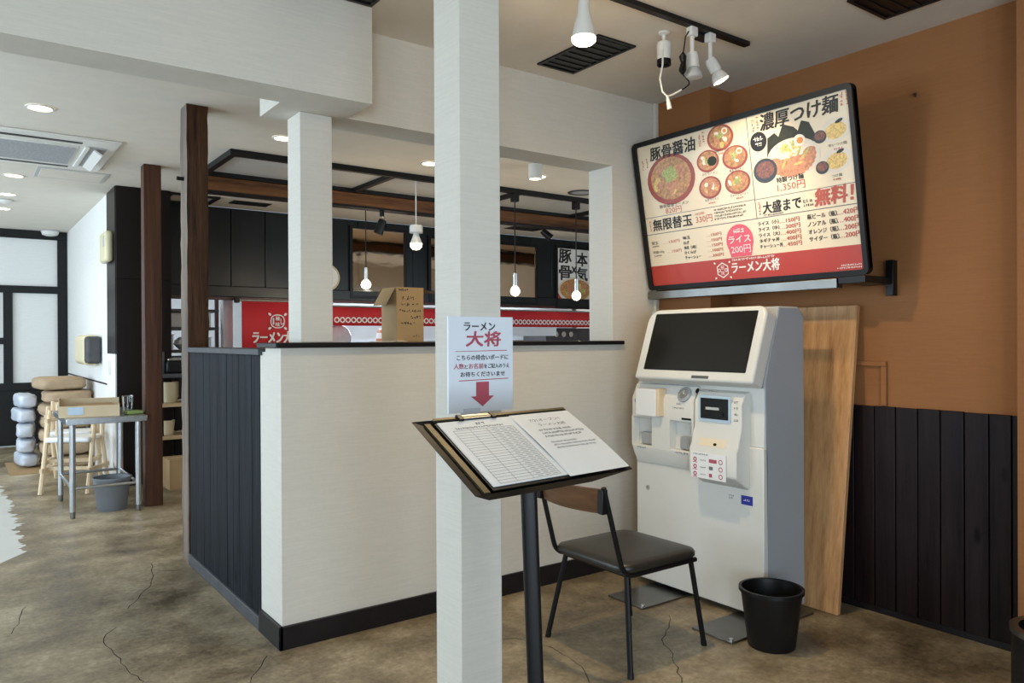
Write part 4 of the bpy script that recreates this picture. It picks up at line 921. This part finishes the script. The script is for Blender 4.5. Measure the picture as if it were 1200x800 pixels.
cM2 = plane_M((3.38, 8.165, 2.004), (1, 0, 0), (0, 0, 1))
MB().lathe([(.14, -.03), (.15, -.02), (.15, .022), (.135, .03), (.13, .02)], 32, cM2).build('rim', 'cream', wc); MB().lathe([(.133, .018), (0, .018)], 32, cM2).build('dial', 'paper', wc)
q = MB(); q.box(-.004, .004, 0, .09, .019, .021, cM2); q.build('hand', 'ink', wc); q = MB(); q.box(0, .06, -.004, .004, .019, .021, cM2); q.build('hand', 'ink', wc)
# ---- red noren curtain and scalloped valance on rods
def cloth(mb, x0, x1, z0, z1, y, amp, wl, n=60, th=.004):
    vs = []; fs = []
    for i in range(n+1):
        x = x0+(x1-x0)*i/n
        for z, k in ((z1, .35), ((z0+z1)/2, .8), (z0, 1.0)): vs.append((x, y+amp*k*math.sin(x*wl+z*2), z))
    for i in range(n):
        for k in range(2): fs.append((i*3+k, i*3+k+1, i*3+k+4, i*3+k+3))
    mb.add(vs, fs); return mb
nr = thing('noren_curtain', 'red noren curtain with white crest hung over the kitchen hatch', 'curtain', (2.9, 8.13, 1.72))
o = cloth(MB(), 2.425, 3.42, 1.16, 1.712, 8.12, .006, 9).build('cloth', 'noren_red', nr); sdm = o.modifiers.new('solid', 'SOLIDIFY'); sdm.thickness = .004
MB().cyl((2.36, 8.125, 1.722), (3.44, 8.125, 1.722), .011, n=10).build('rod', 'steel', nr)
MB().lathe([(0, -.03), (.028, -.025), (.03, 0), (.028, .025), (0, .03)], 14, Matrix.Translation((2.375, 8.125, 1.722))).build('rod_end', 'black_plastic', nr)
KM = plane_M((2.425, 8.104, 1.16), (1, 0, 0), (0, 0, 1))
q = MB(); text(q, 'ラーメン大将', .105, .112, .126, .50, KM, .05, slant=.05); q.build('white_lettering', 'noren_white', nr, smooth=0)
q = MB(); ex, ey = .375, .345
for k in range(28):
    a, b_ = R(360/28*k), R(360/28*(k+1)); f_ = lambda t: .085*(1-.07*abs(math.cos(2*t)))
    q.flat([(ex+f_(a)*math.cos(a), ey+f_(a)*math.sin(a)*.95), (ex+f_(b_)*math.cos(b_), ey+f_(b_)*math.sin(b_)*.95), (ex+(f_(b_)-.012)*math.cos(b_), ey+(f_(b_)-.012)*math.sin(b_)*.95), (ex+(f_(a)-.012)*math.cos(a), ey+(f_(a)-.012)*math.sin(a)*.95)], KM)
q.build('crest_ring', 'noren_white', nr, smooth=0)
q = MB(); text(q, '極', ex, ey+.008, .046, .048, KM, .03, 'c'); text(q, '味', ex, ey-.055, .046, .048, KM, .03, 'c'); text(q, '｜', ex-.046, ey-.035, .07, .014, KM, .02, 'c'); text(q, 'し', ex+.048, ey-.035, .065, .03, KM, .03, 'c'); q.build('crest_lettering', 'noren_white', nr, smooth=0)
for sx in (-1, 1):
    for sy in (-1, 1):
        q = MB(); q.disc(ex+sx*.085, ey+sy*.075, .020, .013, 0, KM, 10, sx*sy*.7); q.build('crest_drop', 'noren_white', nr, smooth=0)
va = thing('red_valance', 'long red valance with white ring chain pattern along the hatch', 'curtain', (5.6, 8.12, 1.67))
o = cloth(MB(), 3.43, 7.95, 1.465, 1.675, 8.13, .004, 11, 120).build('cloth', 'noren_red', va); sdm = o.modifiers.new('solid', 'SOLIDIFY'); sdm.thickness = .004
MB().cyl((3.43, 8.13, 1.684), (7.95, 8.13, 1.684), .010, n=10).build('rod', 'steel', va)
VM = plane_M((3.43, 8.118, 1.465), (1, 0, 0), (0, 0, 1)); q = MB()
x = .05; ring0 = None
while x < 4.5:
    if ring0 is None:
        m_ = MB(); m_.ring(0, 0, .019, .034, 0, plane_M((0, 0, 0), (1, 0, 0), (0, 0, 1)), 14); ring0 = m_.mesh('ring_print', 'noren_white', 0)
    o = bpy.data.objects.new('ring_print', ring0); COL.objects.link(o); o.parent = va; o.location = Vector((3.43+x, 8.118, 1.53))-Vector((5.6, 8.12, 1.67)); x += .068
# ---- kitchen behind the hatch: racks, counter goods
rk = thing('steel_rack', 'dark steel shelf rack seen between the timber posts in kitchen', 'rack', (2.0, 8.75, 0))
for x in (1.66, 2.26):
    for y in (8.5, 9.0): BX(x, x+.035, y, y+.035, 0, 1.80).build('upright', 'red_brown' if x > 2 else 'black_metal', rk)
for z in (1.02, 1.205, 1.445, 1.635): BX(1.66, 2.295, 8.49, 9.04, z-.03, z).build('shelf', 'cap_grey', rk)
def crate(label, x0, x1, y0, y1, z0, z1, mat):
    t = thing('storage_box', label, 'box', ((x0+x1)/2, (y0+y1)/2, z0), group='storage boxes on kitchen shelves'); w = .008
    q = MB(); q.box(x0, x1, y0, y1, z0, z0+w); q.box(x0, x1, y0, y0+w, z0+w, z1); q.box(x0, x1, y1-w, y1, z0+w, z1); q.box(x0, x0+w, y0+w, y1-w, z0+w, z1); q.box(x1-w, x1, y0+w, y1-w, z0+w, z1); q.build('tub', mat, t, bevel=.003)
    BX(x0-.006, x1+.006, y0-.006, y1+.006, z1, z1+.012).build('lid', mat, t, bevel=.003)
crate('pale grey box on upper kitchen rack shelf', 1.70, 1.95, 8.52, 8.85, 1.446, 1.58, 'light_grey')
crate('white box on upper kitchen rack shelf beside red upright', 2.08, 2.22, 8.52, 8.85, 1.446, 1.60, 'kitchen_white')
crate('bluish white box on middle kitchen rack shelf', 1.70, 1.84, 8.52, 8.85, 1.206, 1.36, 'plastic_bag')
q = MB(); q.lathe([(.03, 0), (.055, .01), (.10, .06), (.09, .10), (.05, .13), (0, .14)], 9, Matrix.Translation((1.965, 8.62, 1.206)), 1, 1.2); tag(q.build('cloth_bundle', 'paper', smooth=50), 'crumpled white cloth bundle on middle kitchen rack shelf', 'cloth')
crate('white box on middle kitchen rack shelf beside red upright', 2.10, 2.22, 8.52, 8.8, 1.206, 1.33, 'kitchen_white')
# slim worktable with stacked bowls, seen low between the posts
wt = thing('prep_table', 'wooden shelf table holding stacked bowls between the two timber posts', 'table', (1.75, 7.62, 0))
for z in (1.0, .735, .44): BX(1.48, 2.1, 7.42, 7.86, z-.035, z).build('shelf', 'shelf_wood' if z < .9 else 'cap_grey', wt, bevel=.003)
for x in (1.49, 1.70, 2.06):
    for y in (7.43, 7.83): BX(x, x+.03, y, y+.03, 0, .965).build('leg', 'black_metal', wt)
BX(1.49, 2.09, 7.44, 7.455, .10, .13).build('stretcher', 'steel', wt)
for i in range(9):
    t = tag(MB().lathe([(0, .0), (.05, .0), (.075, .05), (.078, .055), (.072, .055), (.047, .006), (0, .006)], 20, Matrix.Translation((1.60, 7.56, .736+i*.0165))).build('bowl', 'cream'), ('lowest', 'second lowest', 'third lowest', 'fourth lowest', 'middle', 'fourth from top', 'third from top', 'second from top', 'topmost')[i]+' pale bowl of the nested stack on the wooden shelf table', 'bowl', 'stacked pale bowls')
tag(MB().lathe([(0, 0), (.05, 0), (.068, .13), (.063, .13), (.046, .006), (0, .006)], 20, Matrix.Translation((1.575, 7.56, .441))).build('tub', 'cream'), 'single pale tub on the lower wooden shelf below stacked bowls', 'tub')
mc = thing('rice_cooker', 'black appliance on top shelf between the timber posts', 'appliance', (1.64, 7.62, 1.0)); BX(1.56, 1.78, 7.50, 7.80, 1.0, 1.115).build('body', 'black_plastic', mc, bevel=.02); BX(1.575, 1.765, 7.515, 7.785, 1.115, 1.14).build('lid', 'steel', mc, bevel=.01)
BX(1.53, 1.555, 7.55, 7.58, 1.0, 1.20).build('side_handle', 'cap_grey', mc, bevel=.003)
bw = thing('brown_carton', 'brown carton on the floor under the wooden shelf table', 'box', (1.62, 7.3, 0)); BX(1.50, 1.85, 7.12, 7.40, 0, .26).build('box_body', 'cardboard', bw); BX(1.50, 1.85, 7.255, 7.265, .26, .2615).build('tape', 'beige_plastic', bw)
# hood edge, dishes and goods behind the ledge
kt = thing('kitchen_hood', 'pale steel canopy inside the kitchen below red valance', 'hood', (5.3, 9.4, 1.36))
BX(3.3, 7.9, 9.2, 10.4, 1.24, 2.55).build('body', 'kitchen_white', kt, bevel=.01); BX(3.3, 7.9, 9.18, 9.2, 1.24, 1.29).build('lip', 'steel', kt)
ut = thing('steel_cabinet', 'grey kitchen unit with dial row at the right jamb', 'kitchen unit', (7.5, 8.7, 1.02)); BX(6.85, 7.9, 8.56, 9.1, 0, 1.46).build('body', 'cap_grey', ut, bevel=.005)
for i in range(3): MB().lathe([(0, 0), (.045, 0), (.04, .03), (0, .03)], 18, plane_M((7.02+i*.14, 8.559, 1.37), (1, 0, 0), (0, 0, 1))).build('dial', 'chrome', ut)
for i, (x0, x1, lb_) in enumerate(((4.9, 5.75, 'wide white paper sheet hanging under red valance, left one'), (5.80, 6.70, 'wide white paper sheet hanging under red valance, right one'))):
    tag(BX(x0, x1, 8.14, 8.146, 1.385-.04, 1.464).build('hanging_sheet', 'paper_blue'), lb_, 'paper')
pl_ = thing('plate', 'round glass plate propped behind the ledge column', 'plate', (3.56, 8.25, 1.195)); T = plane_M((3.56, 8.25, 1.335), (1, 0, 0), (0, .25, 1)); MB().lathe([(0, 0), (.10, .003), (.135, .02), (.138, .022), (.13, .026), (0, .008)], 28, T).build('dish', 'plastic_bag', pl_); MB().lathe([(.134, .018), (.142, .024), (.134, .03)], 28, T).build('rim', 'steel', pl_)
tag(BX(3.3, 7.95, 8.17, 8.55, 1.155, 1.195).build('hatch_counter', 'steel', bevel=.004), 'steel counter running along the kitchen hatch', 'counter')
jr = thing('pattern_jar', 'white jar with brown pattern beside cardboard box flap', 'jar', (4.18, 8.36, 1.195)); MB().lathe([(0, 0), (.10, 0), (.13, .08), (.13, .22), (.10, .32), (.07, .36), (0, .36)], 22, Matrix.Translation((4.18, 8.36, 1.195)) @ Matrix.Scale(.68, 4)).build('body', 'paper', jr); MB().lathe([(.131, .12), (.133, .15), (.131, .18)], 22, Matrix.Translation((4.18, 8.36, 1.195)) @ Matrix.Scale(.68, 4)).build('band', 'pork', jr); MB().lathe([(.11, .285), (.118, .29), (.095, .335)], 22, Matrix.Translation((4.18, 8.36, 1.195)) @ Matrix.Scale(.68, 4)).build('band', 'pork', jr)
# unseen ceiling tube lights, added to brighten the kitchen
for x in (2.4, 4.4, 6.4):
    kl = thing('kitchen_fill', {2.4: 'unseen fluorescent batten added in kitchen above the rack', 4.4: 'unseen fluorescent batten added in kitchen behind the mirrors', 6.4: 'unseen fluorescent batten added in kitchen behind the poster'}[x], 'light fitting', (x, 9.0, 2.55), group='added kitchen fluorescent battens')
    BX(x-.6, x+.6, 8.95, 9.05, 2.51, 2.55).build('batten', 'white_plastic', kl); MB().cyl((x-.58, 9.0, 2.49), (x+.58, 9.0, 2.49), .015, n=10).build('tube', 'kitchen_glow', kl)
    l = bpy.data.lights.new('lamp_light', 'AREA'); l.shape = 'RECTANGLE'; l.size = 1.2; l.size_y = .08; l.energy = 40; l.color = (.84, .93, 1.0); add_light(l, kl, (x, 9.0, 2.47), (x, 9.0, 0))
# ---- things on the black ledge
bx = thing('cardboard_box', 'open brown cardboard box with scribbled writing standing on the black ledge', 'box', (1.74, 3.27, 1.29))
x0, x1, y0, y1, z0, z1 = 1.668, 1.812, 3.20, 3.355, 1.2902, 1.548
BX(x0, x1, y0, y0+.004, z0, z1).build('front_panel', 'cardboard', bx); BX(x0, x0+.004, y0+.004, y1-.004, z0, z1).build('side_panel', 'cardboard', bx); BX(x1-.004, x1, y0+.004, y1-.004, z0, z1).build('side_panel', 'cardboard', bx); BX(x0, x1, y1-.004, y1, z0, z1).build('back_panel', 'cardboard', bx)
q = MB(); q.add([(x0, y0+.01, z1), (x0, y1-.01, z1), (x0-.05, y1-.01, z1-.085), (x0-.05, y0+.01, z1-.085)], [(0, 1, 2, 3)]); q.build('flap', 'cardboard', bx)
q = MB(); q.add([(x1, y0+.01, z1-.005), (x1, y1-.01, z1-.005), (x1+.075, y1-.01, z1-.02), (x1+.075, y0+.01, z1-.02)], [(0, 1, 2, 3)]); q.build('flap', 'cardboard', bx)
q = MB(); q.add([(x0, y1, z1), (x1, y1, z1), (x1, y1+.06, z1-.03), (x0, y1+.06, z1-.03)], [(0, 1, 2, 3)]); q.build('flap', 'cardboard', bx)
DM = plane_M((x0, y0-.0008, z0), (1, 0, 0), (0, 0, 1)); rn = random.Random(5)
def scribble(xa, xb, y, h, n, w=.0012):
    q = MB(); 
    for i in range(n):
        cx = xa+(xb-xa)*(i+.5)/n; ww = (xb-xa)/n*.8
        for k in range(3):
            ax, ay = cx+rn.uniform(-.5, .5)*ww, y+rn.uniform(0, 1)*h; bx_, by = cx+rn.uniform(-.5, .5)*ww, y+rn.uniform(0, 1)*h
            L = math.hypot(bx_-ax, by-ay)+1e-6; nx, ny = -(by-ay)/L*w, (bx_-ax)/L*w
            q.flat([(ax-nx, ay-ny), (bx_-nx, by-ny), (bx_+nx, by+ny), (ax+nx, ay+ny)], DM)
    q.build('handwriting', 'ink', bx, smooth=0)
scribble(.010, .062, .240, .010, 7, .0015); scribble(.025, .095, .195, .022, 3); scribble(.020, .125, .165, .02, 4); scribble(.010, .130, .140, .014, 9, .0014); scribble(.075, .130, .108, .018, 4, .0018); scribble(.020, .10, .082, .014, 5); scribble(.08, .125, .022, .014, 2)
lf = thing('leaflet', 'pale curled leaflet lying on the black ledge left of the cardboard box', 'leaflet', (1.60, 3.25, 1.29)); q = MB(); q.add([(1.57, 3.17, 1.2915), (1.71, 3.165, 1.2925), (1.70, 3.19, 1.297), (1.58, 3.30, 1.293)], [(0, 1, 2, 3)]); q.build('sheet', 'paper', lf)
q = MB(); q.add([(1.55, 3.20, 1.2912), (1.56, 3.19, 1.2916), (1.58, 3.30, 1.294), (1.57, 3.31, 1.293)], [(0, 1, 2, 3)]); q.build('folded_edge', 'rose', lf)
# ================================================================== FAR LEFT
# ---- steel work table
tb = thing('work_table', 'stainless steel work table with round legs beside brown post', 'table', (.89, 6.80, 0))
TZ = .735
tt = BX(.645, 1.185, 6.36, 7.26, TZ-.045, TZ).build('table_top', 'steel', tb, bevel=.004)
LG = [(.69, 6.42), (.69, 7.20), (1.13, 6.42), (1.13, 7.20)]
for x, y in LG:
    lg = MB().cyl((x, y, .05), (x, y, TZ-.045), .021, n=16).build('leg', 'steel', tb); MB().lathe([(0, 0), (.016, 0), (.018, .02), (.018, .05), (0, .05)], 14, Matrix.Translation((x, y, 0))).build('foot', 'steel_dark', lg)
for a, b in (((.69, 6.42), (.69, 7.20)), ((1.13, 6.42), (1.13, 7.20)), ((.69, 6.42), (1.13, 6.42)), ((.69, 7.20), (1.13, 7.20))):
    z = .22 if a[1] == b[1] else .215; MB().cyl((a[0], a[1], z), (b[0], b[1], z), .012, n=12).build('stretcher', 'steel', tb)
tr_ = thing('carton_tray', 'open cream carton tray with brown paper parcel on steel table', 'box', (.80, 6.60, TZ))
Tm = Matrix.Translation((.82, 6.62, TZ+.001)) @ Matrix.Rotation(R(-8), 4, 'Z')
for a in ((-.19, .21, -.16, -.155, 0, .085), (-.19, .21, .155, .16, 0, .12), (-.19, -.185, -.155, .155, 0, .14), (.205, .21, -.155, .155, 0, .085), (-.19, .21, -.155, .155, 0, .004)):
    MB().box(*a, Tm).build('panel', 'cardboard_pale', tr_)
MB().box(-.09, .20, -.14, .10, .006, .10, Tm @ Matrix.Rotation(R(6), 4, 'Z') @ Matrix.Scale(.86, 4)).build('parcel', 'cardboard', tr_, bevel=.012)
MB().box(-.13, -.03, -.164, -.1605, .02, .075, Tm).build('label_patch', 'sticker_blue', tr_)
gl = thing('glass_tumbler', 'clear tumbler on the steel table next to the brown post', 'glass', (1.10, 6.62, TZ)); MB().lathe([(0, .001), (.034, .001), (.042, .13), (.039, .13), (.032, .01), (0, .01)], 24, Matrix.Translation((1.105, 6.70, TZ))).build('body', 'glass', gl); MB().lathe([(.039, .128), (.0425, .131), (.039, .134)], 24, Matrix.Translation((1.105, 6.70, TZ))).build('rim', 'glass', gl)
gr = thing('green_packet', 'flat green packet on the steel table beside the tumbler', 'packet', (1.09, 6.50, TZ)); q = MB(); q.box(-.05, .07, -.05, .05, .001, .028, Matrix.Translation((1.105, 6.52, TZ)) @ Matrix.Rotation(R(10), 4, 'Z')); q.build('packet_body', 'green', gr, bevel=.010); q = MB(); q.box(-.06, -.05, -.05, .05, .008, .014, Matrix.Translation((1.105, 6.52, TZ)) @ Matrix.Rotation(R(10), 4, 'Z')); q.build('seal', 'green', gr)
# ---- grey bucket
bk_ = thing('grey_bucket', 'grey plastic bucket on the floor under the steel table', 'bucket', (.975, 6.57, 0))
MB().lathe([(0, .004), (.098, 0), (.102, .006), (.132, .245), (.137, .250), (.128, .250), (.098, .012), (0, .012)], 32, Matrix.Translation((.975, 6.60, 0))).build('bucket_body', 'grey_bucket', bk_); MB().lathe([(.132, .235), (.140, .238), (.140, .254), (.128, .254)], 32, Matrix.Translation((.975, 6.60, 0))).build('rim', 'grey_bucket', bk_)
# ---- two wooden children's high chairs behind the table
def high_chair(label, ox, oy, rz):
    h = thing('high_chair', label, 'high chair', (ox, oy, 0), rz, 'wooden high chairs')
    for s in (-.19, .19):
        MB().tube([(.20, s, 0), (.02, s, .70)], [.020, .018], 8).build('leg', 'pale_wood', h, world=False)
        MB().tube([(-.22, s, 0), (-.10, s, .42), (-.12, s, .74)], [.020, .020, .016], 8).build('leg', 'pale_wood', h, world=False)
        MB().box(-.22, .19, s-.012, s+.012, .18, .215).build('side_stretcher', 'pale_wood', h, world=False)
        MB().box(-.14, .10, s-.014, s+.014, .60, .63).build('armrest', 'pale_wood', h, world=False)
    MB().box(-.15, .14, -.18, .18, .43, .475).build('seat', 'paper', h, bevel=.015, world=False)
    MB().box(-.135, -.115, -.18, .18, .60, .73).build('backrest', 'pale_wood', h, bevel=.005, world=False)
    MB().box(.08, .10, -.18, .18, .19, .22).build('footrest', 'pale_wood', h, world=False)
high_chair('pale wooden high chair with white seat just behind the steel table', .84, 7.66, R(240))
high_chair('pale wooden high chair farther back, tucked beside the flour sacks', .875, 8.16, R(250))
# ---- flour sacks stacked by the far wall on flattened cardboard
def sack(name, label, x, y, z, w, dpt, t, mat, group, rz):
    q = MB(); vs = []; fs = []; n, m = 14, 20; rn = random.Random(int(z*100)+int(x*10))
    for j in range(m+1):
        ph = math.pi*j/m-math.pi/2
        for i in range(n*2):
            th = math.pi*i/n; ce, se = math.cos(th), math.sin(th)
            e = lambda v, p: math.copysign(abs(v)**p, v)
            rr = 1+rn.uniform(-.03, .03)
            vs.append((w/2*e(math.cos(ph), .35)*e(ce, .45)*rr, dpt/2*e(math.cos(ph), .35)*e(se, .45)*rr, t/2+t/2*e(math.sin(ph), .5)))
    k = n*2
    for j in range(m):
        for i in range(k): fs.append((j*k+i, j*k+(i+1) % k, (j+1)*k+(i+1) % k, (j+1)*k+i))
    q.add(vs, fs); o = q.build(name, mat, smooth=60)
    tx = bpy.data.textures.get('crumple') or bpy.data.textures.new('crumple', 'CLOUDS'); tx.noise_scale = .07; dm = o.modifiers.new('crumple', 'DISPLACE'); dm.texture = tx; dm.strength = .03 if 'plastic' in name else .010; dm.texture_coords = 'GLOBAL'; dm.mid_level = .5
    o.location = (x, y, z); o.rotation_euler = (0, 0, rz); return tag(o, label, 'sack', group)
names = ['lowest', 'second lowest', 'third lowest', 'middle', 'third from the top', 'second from the top', 'topmost']
for i in range(7):
    sack('paper_sack', names[i]+' brown paper sack in the stack by white wall', .92+random.uniform(-.02, .02)-(.05 if i == 6 else 0), 9.22+random.uniform(-.03, .03), .012+i*.1322, .44, .62, .128, 'sack_paper', 'brown paper sacks', random.uniform(-.06, .06)+(.1 if i == 6 else 0))
for i in range(5):
    sack('plastic_sack', names[i].replace('third lowest', 'middle').replace('third from the top', 'topmost') + (' of the' if 0 else '') + ' bluish white plastic bag stacked left of the paper sacks' if i != 3 else 'second highest bluish white plastic bag stacked left of the paper sacks', .59+random.uniform(-.015, .015)-(.02 if i == 3 else 0), 9.42+random.uniform(-.04, .04), .018+i*.151, .165, .5, .134, 'plastic_bag', 'white plastic bags', random.uniform(-.1, .1))
tag(BX(.42, 1.14, 8.84, 9.78, .0005, .006).build('cardboard_sheet', 'cardboard'), 'flattened brown cardboard sheet under the sack stack', 'cardboard')
# ---- fittings on the white wall
pd = thing('towel_dispenser', 'beige paper towel dispenser on the white wall above the rail', 'dispenser', (1.10, 9.1, 1.06))
BX(1.03, 1.165, 8.62, 9.36, 1.06, 1.365).build('cover', 'beige_plastic', pd, bevel=.05, seg=4); BX(1.03, 1.165, 8.42, 8.615, 1.08, 1.35).build('end_cap', 'cap_grey', pd, bevel=.03)
sw = thing('wall_chime', 'beige oval chime unit on the dark brown pier', 'chime', (1.13, 7.86, 2.02))
BX(1.09, 1.157, 7.68, 8.02, 2.02, 2.30).build('cover', 'beige_plastic', sw, bevel=.03, seg=4); BX(1.086, 1.092, 7.72, 7.80, 2.16, 2.25).build('slot', 'light_grey', sw)
wsw = thing('wall_switch', 'slim white switch plate on white wall below the dark pier panel', 'switch', (1.15, 7.9, 1.02)); BX(1.148, 1.155, 7.86, 7.96, .99, 1.12).build('plate', 'white_plastic', wsw, bevel=.003); BX(1.144, 1.149, 7.885, 7.935, 1.02, 1.09).build('rocker', 'white_plastic', wsw, bevel=.002)
